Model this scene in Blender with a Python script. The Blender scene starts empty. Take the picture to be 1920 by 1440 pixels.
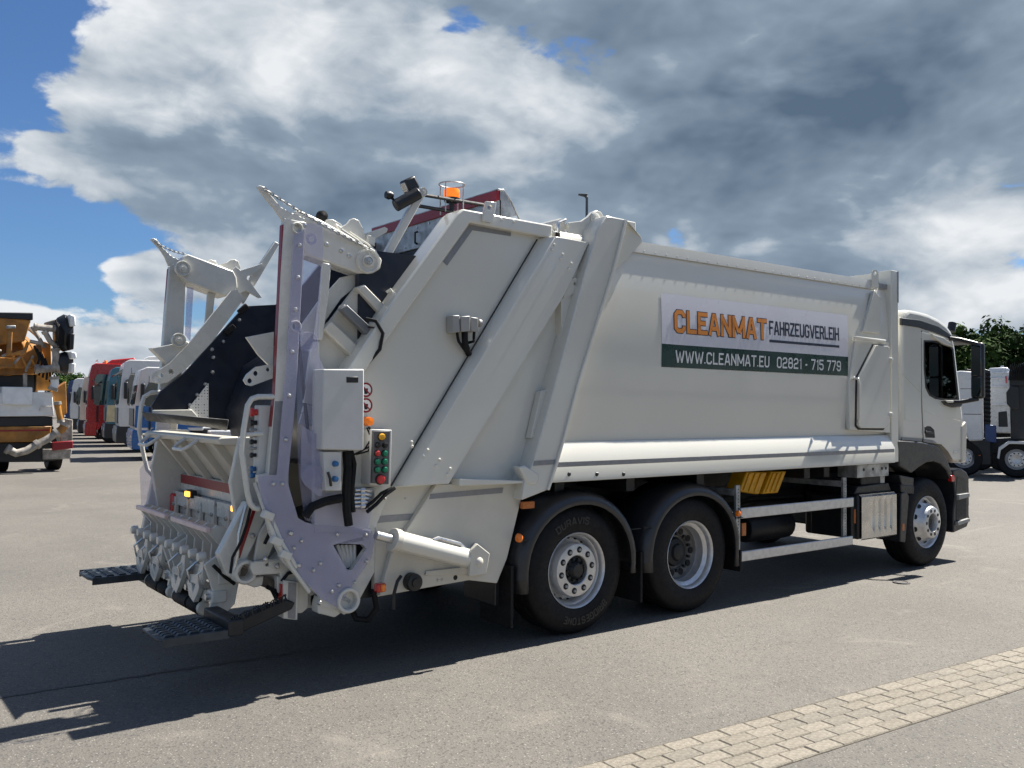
import bpy, bmesh, math, random
from mathutils import Vector, Matrix
from mathutils.geometry import tessellate_polygon
random.seed(7)
R = math.radians
sc = bpy.context.scene
col = sc.collection

# ------------------------------------------------------------------ camera
CAM = Vector((-4.8469, -6.6643, 1.8148)); YAW, PIT, ROL, FOC = 0.9163, 0.0253, 0.0083, 1694.05
_F = Vector((math.cos(YAW)*math.cos(PIT), math.sin(YAW)*math.cos(PIT), math.sin(PIT)))
_R = Vector((math.sin(YAW), -math.cos(YAW), 0)); _U = _R.cross(_F)
_R2 = _R*math.cos(ROL)+_U*math.sin(ROL); _U2 = -_R*math.sin(ROL)+_U*math.cos(ROL)
cd = bpy.data.cameras.new('camera'); cam = bpy.data.objects.new('camera', cd); col.objects.link(cam)
cd.sensor_width = 36; cd.lens = FOC/1920*36; cd.clip_start = 0.05; cd.clip_end = 3000
cam.matrix_world = Matrix(((_R2.x, _U2.x, -_F.x, CAM.x), (_R2.y, _U2.y, -_F.y, CAM.y), (_R2.z, _U2.z, -_F.z, CAM.z), (0, 0, 0, 1)))
sc.camera = cam

# ------------------------------------------------------------------ light, sky, exposure
SUN_AZ, SUN_EL = R(-0.8), R(55)
tosun = Vector((math.cos(SUN_AZ)*math.cos(SUN_EL), math.sin(SUN_AZ)*math.cos(SUN_EL), math.sin(SUN_EL)))
sd = bpy.data.lights.new('sun', 'SUN'); sun = bpy.data.objects.new('sun', sd); col.objects.link(sun)
sd.energy = 5.0; sd.angle = R(0.53); sd.color = (1, 0.95, 0.87)
sun.rotation_euler = tosun.to_track_quat('Z', 'Y').to_euler(); sun.location = (0, 0, 40)
sc.view_settings.view_transform = 'Standard'; sc.view_settings.look = 'None'
sc.view_settings.gamma = 1; sc.view_settings.use_curve_mapping = False
sc.view_settings.exposure = 1.25
sc.cycles.max_bounces = 7; sc.cycles.diffuse_bounces = 3; sc.cycles.glossy_bounces = 3; sc.cycles.transparent_max_bounces = 8

def ray_dir(u, v):
    return (_F + _R2*((u-960)/FOC) + _U2*((720-v)/FOC)).normalized()

class NT:
    """small node-tree helper"""
    def __init__(s, tree): s.t = tree; s.n = tree.nodes; s.l = tree.links
    def node(s, typ, **kw):
        n = s.n.new(typ)
        for k, v in kw.items(): setattr(n, k, v)
        return n
    def put(s, sock, v):
        if isinstance(v, bpy.types.NodeSocket): s.l.new(v, sock)
        else: sock.default_value = v
    def math(s, op, a, b=0.0, c=None, clamp=False):
        n = s.node('ShaderNodeMath', operation=op, use_clamp=clamp)
        s.put(n.inputs[0], a); s.put(n.inputs[1], b)
        if c is not None: s.put(n.inputs[2], c)
        return n.outputs[0]
    def vmath(s, op, a, b=(0, 0, 0)):
        n = s.node('ShaderNodeVectorMath', operation=op); s.put(n.inputs[0], a); s.put(n.inputs[1], b)
        return n.outputs['Value'] if op in ('DISTANCE', 'LENGTH', 'DOT_PRODUCT') else n.outputs[0]
    def noise(s, vec, scale, detail=4, rough=.5, dist=0.0):
        n = s.node('ShaderNodeTexNoise'); s.put(n.inputs['Vector'], vec)
        n.inputs['Scale'].default_value = scale; n.inputs['Detail'].default_value = detail
        n.inputs['Roughness'].default_value = rough; n.inputs['Distortion'].default_value = dist
        return n.outputs['Fac']
    def rng(s, v, a, b, c=0.0, d=1.0, smooth=True):
        n = s.node('ShaderNodeMapRange'); n.interpolation_type = 'SMOOTHSTEP' if smooth else 'LINEAR'
        s.put(n.inputs[0], v); n.inputs[1].default_value = a; n.inputs[2].default_value = b
        n.inputs[3].default_value = c; n.inputs[4].default_value = d
        return n.outputs[0]
    def mix(s, f, a, b, mode='MIX'):
        n = s.node('ShaderNodeMix', data_type='RGBA', blend_type=mode)
        s.put(n.inputs[0], f); s.put(n.inputs[6], a); s.put(n.inputs[7], b)
        return n.outputs[2]

def rgb(r, g, b): return (r, g, b, 1.0)

wd = bpy.data.worlds.new('World'); sc.world = wd; wd.use_nodes = True
w = NT(wd.node_tree); w.n.clear()
sky = w.node('ShaderNodeTexSky', sky_type='NISHITA'); sky.sun_disc = False
sky.sun_elevation = SUN_EL; sky.sun_rotation = R(90)-SUN_AZ; sky.altitude = 50
sky.air_density = 1.0; sky.dust_density = 0.6; sky.ozone_density = 2.5
tc = w.node('ShaderNodeTexCoord'); D = w.vmath('NORMALIZE', tc.outputs['Generated'])
E2 = w.vmath('MULTIPLY', D, (1, 1, 1.9))
def blob(u, v, rad, wt, inner=0.15):
    d = ray_dir(u, v); c = (d.x, d.y, d.z*1.9)
    dist = w.vmath('DISTANCE', E2, c)
    return w.rng(dist, rad, rad*inner, 0.0, wt)
def total(items):
    o = items[0]
    for i in items[1:]: o = w.math('ADD', o, i)
    return o
n1 = w.noise(E2, 4.6, 9, .56, .30)
up = w.vmath('ADD', E2, (0.026, 0.004, 0.050))
n2 = w.noise(up, 4.6, 4, .56, .30)
nf = w.noise(E2, 17.0, 7, .60, .35)
nl = w.noise(E2, 2.1, 4, .5, .2)
def puff(vec, scale):   # billowing lumps: rounded tops, sharp creases
    n = w.node('ShaderNodeTexNoise'); w.put(n.inputs['Vector'], vec); n.inputs['Scale'].default_value = scale; n.inputs['Detail'].default_value = 3; n.inputs['Roughness'].default_value = .5; n.inputs['Distortion'].default_value = .2
    a_ = w.math('ABSOLUTE', w.math('SUBTRACT', n.outputs['Fac'], .5))
    return w.math('SUBTRACT', w.math('MULTIPLY', a_, 4.2), .32)
pf = puff(E2, 8.5); pfu = puff(up, 8.5)
cover = total([blob(1150, 60, .66, .22), blob(520, 260, .42, .20), blob(1750, 260, .45, .22), blob(230, 170, .17, .13),
               blob(-90, 60, .25, -.34), blob(-30, 420, .17, -.22), blob(100, 480, .14, -.26), blob(40, 210, .09, -.06), blob(120, 650, .14, .20), blob(240, 505, .07, .26),
               blob(1290, 445, .06, -.12), blob(1700, 480, .22, .16), blob(700, 520, .2, .14), blob(30, 510, .06, .14), blob(850, 40, .05, -.14)])
dens = w.math('ADD', n1, cover); dens = w.math('ADD', dens, w.math('MULTIPLY', w.math('SUBTRACT', nf, .5), .26)); dens = w.math('ADD', dens, w.math('MULTIPLY', pf, .16))
alpha = w.rng(dens, .50, .585)
relief = w.math('ADD', w.math('MULTIPLY', w.math('SUBTRACT', n1, n2), 2.2), w.math('MULTIPLY', w.math('SUBTRACT', pf, pfu), .30))
dark = total([blob(1780, 60, .52, .25), blob(1350, 300, .36, .20), blob(620, 380, .20, .12), blob(150, 300, .14, -.15),
              blob(240, 535, .05, .25), blob(300, 90, .22, -.34), blob(930, 150, .16, -.34), blob(1040, 200, .06, -.20),
              blob(1690, 385, .15, -.42), blob(60, 590, .20, -.40), blob(560, 120, .22, -.30), blob(1850, 500, .18, -.30)])
thick = w.rng(dens, .50, 1.00, 0, .55)
sh = w.math('SUBTRACT', w.math('ADD', thick, dark), relief)
sh = w.math('ADD', sh, w.math('MULTIPLY', w.math('SUBTRACT', nl, .5), .7))
sh = w.math('SUBTRACT', sh, w.math('MULTIPLY', w.math('SUBTRACT', nf, .5), w.rng(sh, .8, .1, .25, 1.1)))
shade = w.rng(w.math('ADD', sh, .08), -.42, 1.12, smooth=False)
mid = w.mix(w.rng(shade, .04, .52, smooth=False), rgb(7.0, 7.25, 7.5), rgb(2.30, 2.95, 3.70))
ccol = w.mix(w.rng(shade, .50, .98, smooth=False), mid, rgb(.86, 1.30, 1.90))
skyc = w.mix(1.0, sky.outputs[0], rgb(.50, .69, .92), 'MULTIPLY')
fin = w.mix(alpha, skyc, ccol)
bg = w.node('ShaderNodeBackground'); w.put(bg.inputs[0], fin); bg.inputs[1].default_value = 0.05
wo = w.node('ShaderNodeOutputWorld'); w.l.new(bg.outputs[0], wo.inputs[0])

# ------------------------------------------------------------------ materials
MATS = {}
def mat(name, c, rough=.5, metal=0.0, var=.08, vs=6.0, bump=0.0, bs=40.0, coat=0.0, spec=.5, rv=.08, grime=0.0):
    if name in MATS: return MATS[name]
    m = bpy.data.materials.new(name); m.use_nodes = True; t = NT(m.node_tree)
    p = t.n['Principled BSDF']; co = t.node('ShaderNodeTexCoord').outputs['Object']
    n = t.noise(co, vs, 6, .6)
    dk = tuple(x*(1-var*2) for x in c); lt = tuple(min(1, x*(1+var)) for x in c)
    cc = t.mix(t.rng(n, .3, .7), rgb(*dk), rgb(*lt))
    if grime:
        g = t.noise(co, 2.3, 8, .7, .4)
        cc = t.mix(t.rng(g, .52, .72, 0, grime), cc, rgb(.16, .13, .10))
    t.put(p.inputs['Base Color'], cc)
    t.put(p.inputs['Roughness'], t.rng(t.noise(co, vs*2.3, 5, .6), .3, .7, max(.02, rough-rv), min(1, rough+rv)))
    p.inputs['Metallic'].default_value = metal; p.inputs['Specular IOR Level'].default_value = spec
    p.inputs['Coat Weight'].default_value = coat; p.inputs['Coat Roughness'].default_value = .06
    if bump:
        b = t.node('ShaderNodeBump'); b.inputs['Strength'].default_value = bump; b.inputs['Distance'].default_value = .01
        t.put(b.inputs['Height'], t.noise(co, bs, 5, .6)); t.l.new(b.outputs[0], p.inputs['Normal'])
    MATS[name] = m; return m
def glow(name, c, e, strength):
    m = mat(name, c, .25, 0, .02)
    p = m.node_tree.nodes['Principled BSDF']; p.inputs['Emission Color'].default_value = rgb(*e); p.inputs['Emission Strength'].default_value = strength
    return m
def sheet_plastic(name, tint, dif, fac):
    m = bpy.data.materials.new(name); m.use_nodes = True; t = NT(m.node_tree)
    p = t.n['Principled BSDF']; p.inputs['Base Color'].default_value = rgb(*dif); p.inputs['Roughness'].default_value = .12
    tr = t.node('ShaderNodeBsdfTransparent'); tr.inputs[0].default_value = rgb(*tint)
    mx = t.node('ShaderNodeMixShader'); t.put(mx.inputs[0], t.math('ADD', t.math('MULTIPLY', t.noise(t.node('ShaderNodeTexCoord').outputs['Object'], 3, 3), .08), fac))
    t.l.new(tr.outputs[0], mx.inputs[1]); t.l.new(p.outputs[0], mx.inputs[2])
    t.l.new(mx.outputs[0], t.n['Material Output'].inputs[0]); MATS[name] = m; return m

WHITE = mat('white_paint', (.615, .605, .545), .17, 0, .012, .8, .028, 1.4, coat=.45, rv=.03)
WHITE2 = mat('white_paint_dusty', (.615, .605, .552), .28, 0, .03, 3, .015, 8, coat=.2, grime=.14)
CREAM = mat('cream_primer', (.57, .545, .475), .36, 0, .03, 3, .02, 6, grime=.12)
LIP = mat('polished_steel', (.62, .62, .61), .32, .85, .05, 8)
ALU = mat('brushed_aluminium', (.60, .60, .60), .38, .65, .06, 20, .03, 60)
GALV = mat('galvanised_steel', (.42, .43, .43), .45, .55, .22, 9)
DGREY = mat('dark_grey_plastic', (.017, .018, .021), .38, 0, .08, 10, .06, 300, spec=.6)
BLACK = mat('black_plastic', (.010, .011, .013), .42, 0, .1, 12, .04, 120)
CHASSIS = mat('chassis_black', (.010, .011, .013), .5, 0, .12, 8, .04, 60)
RUBBER = mat('tyre_rubber', (.0085, .0085, .0095), .66, 0, .15, 14, .08, 160, spec=.25)
RUBBERL = mat('tyre_lettering', (.016, .016, .017), .5, 0, .1, 20)
NAVY = mat('dark_navy_lining', (.009, .013, .024), .38, 0, .15, 5, .05, 20)
TAPE = mat('grey_reflective_tape', (.24, .245, .255), .42, .15, .05, 30)
REDT = mat('red_reflective_tape', (.24, .010, .016), .35, 0, .06, 30)
GREY = mat('grey_enclosure', (.30, .30, .29), .42, 0, .04, 6)
LGREY = mat('light_grey_enclosure', (.55, .55, .53), .4, 0, .03, 5, .02, 40)
ORANGE = mat('orange_lens', (.85, .20, .01), .18, 0, .04, 20, coat=.5)
REDL = mat('red_lens', (.50, .02, .015), .18, 0, .04, 20, coat=.5)
YELLOW = mat('yellow_plastic', (.72, .36, .01), .42, 0, .08, 10)
GREENB = mat('green_button', (.005, .20, .10), .35, 0, .05, 9)
REDB = mat('red_button', (.55, .035, .035), .35, 0, .05, 9)
BLUEB = mat('blue_button', (.02, .12, .30), .3, 0, .05, 9)
BANNERW = mat('banner_white', (.61, .605, .65), .3, 0, .004, 1, coat=.2)
BANNERG = mat('banner_dark_green', (.010, .040, .034), .3, 0, .03, 4, coat=.2)
INKO = mat('ink_orange', (.62, .22, .035), .35, 0, .02, 9)
INKD = mat('ink_dark', (.018, .026, .045), .35, 0, .02, 9)
INKW = mat('ink_white', (.72, .73, .72), .35, 0, .02, 9)
SEAL = mat('black_seal', (.012, .012, .013), .6, 0, .1, 20)
GLASSD = mat('cab_glass', (.010, .018, .018), .03, 0, .05, 3, spec=1.0, rv=.01); GLASSD.node_tree.nodes['Principled BSDF'].inputs['IOR'].default_value = 1.75
BROWN = mat('brush_bristle', (.10, .065, .040), .8, 0, .3, 40, .5, 90)
LILAC = sheet_plastic('lilac_polycarbonate', (.86, .86, .92), (.55, .55, .68), .26)
CLEAR = sheet_plastic('clear_polycarbonate', (.93, .93, .98), (.60, .60, .75), .10)
def window_glass():
    m = bpy.data.materials.new('tinted_window_glass'); m.use_nodes = True; t = NT(m.node_tree)
    tr = t.node('ShaderNodeBsdfTransparent'); tr.inputs[0].default_value = rgb(.50, .60, .56)
    gl = t.node('ShaderNodeBsdfGlossy'); gl.inputs['Roughness'].default_value = .02
    fr = t.node('ShaderNodeFresnel'); fr.inputs[0].default_value = 1.7
    mx = t.node('ShaderNodeMixShader'); t.l.new(fr.outputs[0], mx.inputs[0]); t.l.new(tr.outputs[0], mx.inputs[1]); t.l.new(gl.outputs[0], mx.inputs[2])
    t.l.new(mx.outputs[0], t.n['Material Output'].inputs[0]); return m
GLASST = window_glass()
# perforated sheet: fine holes too small to model, as a dot pattern
def perforated():
    m = mat('perforated_white', (.74, .73, .70), .35, 0, .02, 3); t = NT(m.node_tree); p = t.n['Principled BSDF']
    v = t.node('ShaderNodeTexVoronoi', feature='F1'); v.inputs['Scale'].default_value = 42; v.inputs['Randomness'].default_value = .12
    t.put(v.inputs['Vector'], t.node('ShaderNodeTexCoord').outputs['Object'])
    src = p.inputs['Base Color'].links[0].from_socket
    t.put(p.inputs['Base Color'], t.mix(t.rng(v.outputs['Distance'], .26, .34), rgb(.01, .01, .012), src)); return m
PERF = perforated()

# ------------------------------------------------------------------ mesh helpers
class MB:
    def __init__(s): s.v = []; s.f = []; s.sm = []
    def add(s, vs, fs, smooth=False):
        o = len(s.v); s.v += [tuple(x) for x in vs]; s.f += [tuple(i+o for i in f) for f in fs]; s.sm += [smooth]*len(fs); return s
    def box(s, c, d, rot=None):
        x, y, z = (k/2 for k in d); vs = [Vector((a*x, b*y, e*z)) for a in (-1, 1) for b in (-1, 1) for e in (-1, 1)]
        if rot is not None: vs = [rot @ q for q in vs]
        c = Vector(c); vs = [q+c for q in vs]
        return s.add(vs, [(0, 1, 3, 2), (4, 6, 7, 5), (0, 4, 5, 1), (2, 3, 7, 6), (0, 2, 6, 4), (1, 5, 7, 3)])
    def box2(s, a, b): return s.box([(a[i]+b[i])/2 for i in range(3)], [abs(b[i]-a[i]) for i in range(3)])
    def prism(s, pts, y0, y1, holes=(), axis='y'):
        """pts in the plane across axis, extruded from y0 to y1"""
        def T(p, q): return (p[0], q, p[1]) if axis == 'y' else ((q, p[0], p[1]) if axis == 'x' else (p[0], p[1], q))
        loops = [list(pts)]+[list(h) for h in holes]; flat = [p for lp in loops for p in lp]; n = len(flat)
        vs = [T(p, y0) for p in flat]+[T(p, y1) for p in flat]; fs = []
        if holes:
            for tri in tessellate_polygon([[Vector((p[0], p[1], 0)) for p in lp] for lp in loops]):
                fs.append(tuple(tri)); fs.append(tuple(i+n for i in reversed(tri)))
        else:
            fs += [tuple(range(n)), tuple(range(2*n-1, n-1, -1))]
        o = 0
        for lp in loops:
            k = len(lp)
            for i in range(k):
                j = (i+1) % k; fs.append((o+i, o+j, o+j+n, o+i+n))
            o += k
        return s.add(vs, fs)
    def cyl(s, a, b, r, n=16, r2=None, cap=True):
        return s.tube([a, b], r, n, r2=r2, cap=cap)
    def tube(s, path, r, n=10, r2=None, cap=True):
        P_ = [Vector(p) for p in path]; m = len(P_); vs = []; fs = []
        t0 = (P_[1]-P_[0]).normalized(); up = Vector((0, 0, 1)) if abs(t0.z) < .9 else Vector((1, 0, 0))
        nx = t0.cross(up).normalized()
        for i in range(m):
            if i == 0: t = P_[1]-P_[0]
            elif i == m-1: t = P_[-1]-P_[-2]
            else: t = (P_[i+1]-P_[i]).normalized()+(P_[i]-P_[i-1]).normalized()
            t = t.normalized(); nx = (nx-t*nx.dot(t)).normalized(); ny = t.cross(nx)
            rr = r if r2 is None else r+(r2-r)*i/(m-1)
            for k in range(n):
                a = 2*math.pi*k/n; vs.append(P_[i]+nx*(math.cos(a)*rr)+ny*(math.sin(a)*rr))
        for i in range(m-1):
            for k in range(n):
                j = (k+1) % n; fs.append((i*n+k, i*n+j, (i+1)*n+j, (i+1)*n+k))
        if cap: fs.append(tuple(range(n-1, -1, -1))); fs.append(tuple(range((m-1)*n, m*n)))
        return s.add(vs, fs, True)
    def lathe(s, prof, c, axis='y', n=40, a0=0.0, a1=2*math.pi):
        """prof: (radius, offset along axis)"""
        full = abs(a1-a0-2*math.pi) < 1e-6; m = n if full else n+1; vs = []; fs = []
        for i in range(m):
            a = a0+(a1-a0)*i/n; ca, sa = math.cos(a), math.sin(a)
            for r, h in prof:
                if axis == 'y': vs.append((c[0]+r*ca, c[1]+h, c[2]+r*sa))
                elif axis == 'z': vs.append((c[0]+r*ca, c[1]+r*sa, c[2]+h))
                else: vs.append((c[0]+h, c[1]+r*ca, c[2]+r*sa))
        k = len(prof)
        for i in range(n):
            j = (i+1) % m
            for q in range(k-1): fs.append((i*k+q, j*k+q, j*k+q+1, i*k+q+1))
        return s.add(vs, fs, True)
    def grid(s, rows, smooth=True):
        k = len(rows[0]); vs = [p for r in rows for p in r]; fs = []
        for i in range(len(rows)-1):
            for j in range(k-1): fs.append((i*k+j, i*k+j+1, (i+1)*k+j+1, (i+1)*k+j))
        return s.add(vs, fs, smooth)
    def build(s, name, material, parent=None, bevel=0.0, seg=2, ang=38, label=None, kind=None):
        me = bpy.data.meshes.new(name); me.from_pydata(s.v, [], s.f); me.validate()
        if len(s.sm) == len(me.polygons): me.polygons.foreach_set('use_smooth', s.sm)
        bm = bmesh.new(); bm.from_mesh(me); bmesh.ops.recalc_face_normals(bm, faces=bm.faces); bm.to_mesh(me); bm.free()
        me.set_sharp_from_angle(angle=R(40)); me.materials.append(material)
        o = bpy.data.objects.new(name, me); col.objects.link(o)
        if parent is not None: o.parent = parent
        if bevel:
            b = o.modifiers.new('bevel', 'BEVEL'); b.width = bevel; b.segments = seg; b.limit_method = 'ANGLE'; b.angle_limit = R(ang)
        if label: o['label'] = label
        if kind: o['kind'] = kind
        return o
def empty(name, loc=(0, 0, 0), parent=None):
    o = bpy.data.objects.new(name, None); o.location = loc; o.empty_display_size = .2; col.objects.link(o)
    if parent is not None: o.parent = parent
    return o
def tag(o, label, cat, group=None):
    o['label'] = label; o['category'] = cat
    if group: o['group'] = group
    return o
def structure(o): o['kind'] = 'structure'; return o
def at_y(u, v, y):
    d = ray_dir(u, v); t = (y-CAM.y)/d.y; q = CAM+d*t; return (q.x, q.z)
def at_x(u, v, x):
    d = ray_dir(u, v); t = (x-CAM.x)/d.x; q = CAM+d*t; return (q.y, q.z)
def at_z(u, v, z):
    d = ray_dir(u, v); t = (z-CAM.z)/d.z; q = CAM+d*t; return (q.x, q.y)
def PY(y, *pts): return [at_y(u, v, y) for u, v in pts]
def PX(x, *pts): return [at_x(u, v, x) for u, v in pts]
def p3(u, v, y): x, z = at_y(u, v, y); return (x, y, z)
def p3x(u, v, x): y, z = at_x(u, v, x); return (x, y, z)
def plate(name, pts, y, th, material, parent, bevel=.004, holes=(), label=None):
    return MB().prism(PY(y, *pts), y, y+th, [PY(y, *h) for h in holes]).build(name, material, parent, bevel, label=label)
def ring_px(u, v, r, n=14): return [(u+r*math.cos(2*math.pi*i/n), v+r*math.sin(2*math.pi*i/n)) for i in range(n)]
def share(o, name, loc, parent):
    c = bpy.data.objects.new(name, o.data); c.location = loc; col.objects.link(c); c.parent = parent
    for mdf in o.modifiers:
        n = c.modifiers.new(mdf.name, mdf.type); n.width = mdf.width; n.segments = mdf.segments; n.limit_method = mdf.limit_method; n.angle_limit = mdf.angle_limit
    return c

# ------------------------------------------------------------------ stroke lettering (square sans)
GL = {}
def _g(ch, wdt, *strokes): GL[ch] = (wdt, strokes)
c_ = .14
_g('C', .62, [(.62, .74), (.62, 1-c_), (.62-c_, 1), (c_, 1), (0, 1-c_), (0, c_), (c_, 0), (.62-c_, 0), (.62, c_), (.62, .26)])
_g('L', .52, [(0, 1), (0, 0), (.52, 0)])
_g('E', .55, [(.55, 1), (0, 1), (0, 0), (.55, 0)], [(0, .51), (.5, .51)])
_g('F', .53, [(.53, 1), (0, 1), (0, 0)], [(0, .49), (.48, .49)])
_g('A', .66, [(0, 0), (.27, 1), (.39, 1), (.66, 0)], [(.12, .27), (.54, .27)])
_g('N', .62, [(0, 0), (0, 1)], [(.62, 0), (.62, 1)], [(.06, .90), (.56, .10)])
_g('M', .86, [(0, 0), (0, 1)], [(.86, 0), (.86, 1)], [(.05, .90), (.41, .16)], [(.81, .90), (.45, .16)])
_g('T', .62, [(0, 1), (.62, 1)], [(.31, 1), (.31, 0)])
_g('H', .60, [(0, 0), (0, 1)], [(.60, 0), (.60, 1)], [(0, .51), (.60, .51)])
_g('R', .60, [(0, 0), (0, 1), (.6-c_, 1), (.6, 1-c_), (.6, .58), (.6-c_, .46), (0, .46)], [(.42, .46), (.6, 0)])
_g('Z', .58, [(0, 1), (.58, 1), (.58, .93), (0, .07), (0, 0), (.58, 0)])
_g('U', .60, [(0, 1), (0, c_), (c_, 0), (.6-c_, 0), (.6, c_), (.6, 1)])
_g('G', .62, [(.62, .76), (.62, 1-c_), (.62-c_, 1), (c_, 1), (0, 1-c_), (0, c_), (c_, 0), (.62-c_, 0), (.62, c_), (.62, .48), (.34, .48)])
_g('V', .68, [(0, 1), (.30, 0), (.38, 0), (.68, 1)])
_g('I', .0, [(0, 0), (0, 1)])
_g('W', 1.0, [(0, 1), (.22, 0), (.28, 0), (.5, .92), (.72, 0), (.78, 0), (1.0, 1)])
_g('.', .0, [(0, -.04), (0, .10)])
_g('-', .30, [(0, .42), (.30, .42)])
_g('0', .58, [(.29, 0), (c_, 0), (0, c_), (0, 1-c_), (c_, 1), (.58-c_, 1), (.58, 1-c_), (.58, c_), (.58-c_, 0), (.29, 0)])
_g('O', .62, [(.31, 0), (c_, 0), (0, c_), (0, 1-c_), (c_, 1), (.62-c_, 1), (.62, 1-c_), (.62, c_), (.62-c_, 0), (.31, 0)])
_g('1', .2, [(0, .80), (.2, 1), (.2, 0)])
_g('2', .56, [(0, .76), (0, 1-c_), (c_, 1), (.56-c_, 1), (.56, 1-c_), (.56, .62), (.56-c_, .5), (c_, .46), (0, .36), (0, 0), (.56, 0)])
_g('5', .56, [(.54, 1), (0, 1), (0, .58), (.56-c_, .58), (.56, .45), (.56, c_), (.56-c_, 0), (c_, 0), (0, c_), (0, .24)])
_g('7', .54, [(0, 1), (.54, 1), (.54, .9), (.2, 0)])
_g('8', .58, [(.29, .53), (.04+c_*.7, .53), (.04, .60), (.04, 1-c_), (c_, 1), (.58-c_, 1), (.54, 1-c_), (.54, .60), (.58-c_, .53), (.29, .53)],
   [(.29, .53), (c_, .53), (0, .42), (0, c_), (c_, 0), (.58-c_, 0), (.58, c_), (.58, .42), (.58-c_, .53), (.29, .53)])
_g('9', .58, [(0, .26), (0, c_), (c_, 0), (.58-c_, 0), (.58, c_), (.58, 1-c_), (.58-c_, 1), (c_, 1), (0, 1-c_), (0, .58), (c_, .46), (.58, .46)])
_g('B', .60, [(0, 0), (0, 1), (.58-c_, 1), (.57, 1-c_), (.57, .62), (.58-c_, .51), (0, .51)], [(.4, .51), (.6-c_, .51), (.6, .40), (.6, c_), (.6-c_, 0), (0, 0)])
_g('D', .62, [(0, 0), (0, 1), (.62-c_, 1), (.62, 1-c_), (.62, c_), (.62-c_, 0), (0, 0)])
_g('S', .58, [(.58, .76), (.58, 1-c_), (.58-c_, 1), (c_, 1), (0, 1-c_), (0, .62), (c_, .52), (.58-c_, .50), (.58, .40), (.58, c_), (.58-c_, 0), (c_, 0), (0, c_), (0, .24)])
def ribbon(pts, t):
    """mitred strip of width t: list of quads (2D)"""
    n = len(pts); L = []; Rr = []
    closed = pts[0] == pts[-1]
    for i in range(n):
        p = Vector(pts[i])
        if closed and i in (0, n-1): a = Vector(pts[-1])-Vector(pts[-2]); b = Vector(pts[1])-Vector(pts[0])
        else:
            a = Vector(pts[i])-Vector(pts[i-1]) if i > 0 else Vector(pts[1])-Vector(pts[0])
            b = Vector(pts[i+1])-Vector(pts[i]) if i < n-1 else a
        a.normalize(); b.normalize(); na = Vector((-a.y, a.x)); nb = Vector((-b.y, b.x)); mm = na+nb
        mm = mm/max(.35, mm.length_squared)*2*(t/2) if mm.length > .05 else na*t/2
        if mm.length > t*.72: mm = mm.normalized()*t*.72
        L.append(p+mm); Rr.append(p-mm)
    return [(L[i], L[i+1], Rr[i+1], Rr[i]) for i in range(n-1)]
def lettering(text, x0, x1, z0, z1, tw, fn, space=.26, gap=.42, grow=0.0, word=None):
    """quads of a line of text filling x0..x1, z0..z1; fn maps (x,z) to 3D; tw stroke width in heights"""
    adv = 0; items = []; wi = 0
    for ch in text:
        if ch == ' ': adv += gap; wi += 1; continue
        wd_, st = GL[ch]
        if word is None or word == wi: items.append((adv, st))
        adv += wd_+space
    adv -= space; hh = z1-z0; sx = (x1-x0-tw*hh)/adv; mb = MB()
    for a, st in items:
        for s_ in st:
            k = st.index(s_)*.0004
            pts = [Vector(((a+x)*sx, y*(hh-tw*hh))) for x, y in s_]
            if s_[0] != s_[-1]:
                e0 = grow/2+(tw*hh/2 if abs(s_[0][1]-.5) == .5 else 0); e1 = grow/2+(tw*hh/2 if abs(s_[-1][1]-.5) == .5 else 0)
                pts[0] = pts[0]+(pts[0]-pts[1]).normalized()*e0; pts[-1] = pts[-1]+(pts[-1]-pts[-2]).normalized()*e1
            for i, q in enumerate(ribbon([(q_.x, q_.y) for q_ in pts], tw*hh+grow)):

                mb.add([fn(x0+tw*hh/2+v.x, z0+tw*hh/2+v.y, k) for v in q], [(0, 1, 2, 3)])
    return mb

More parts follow.
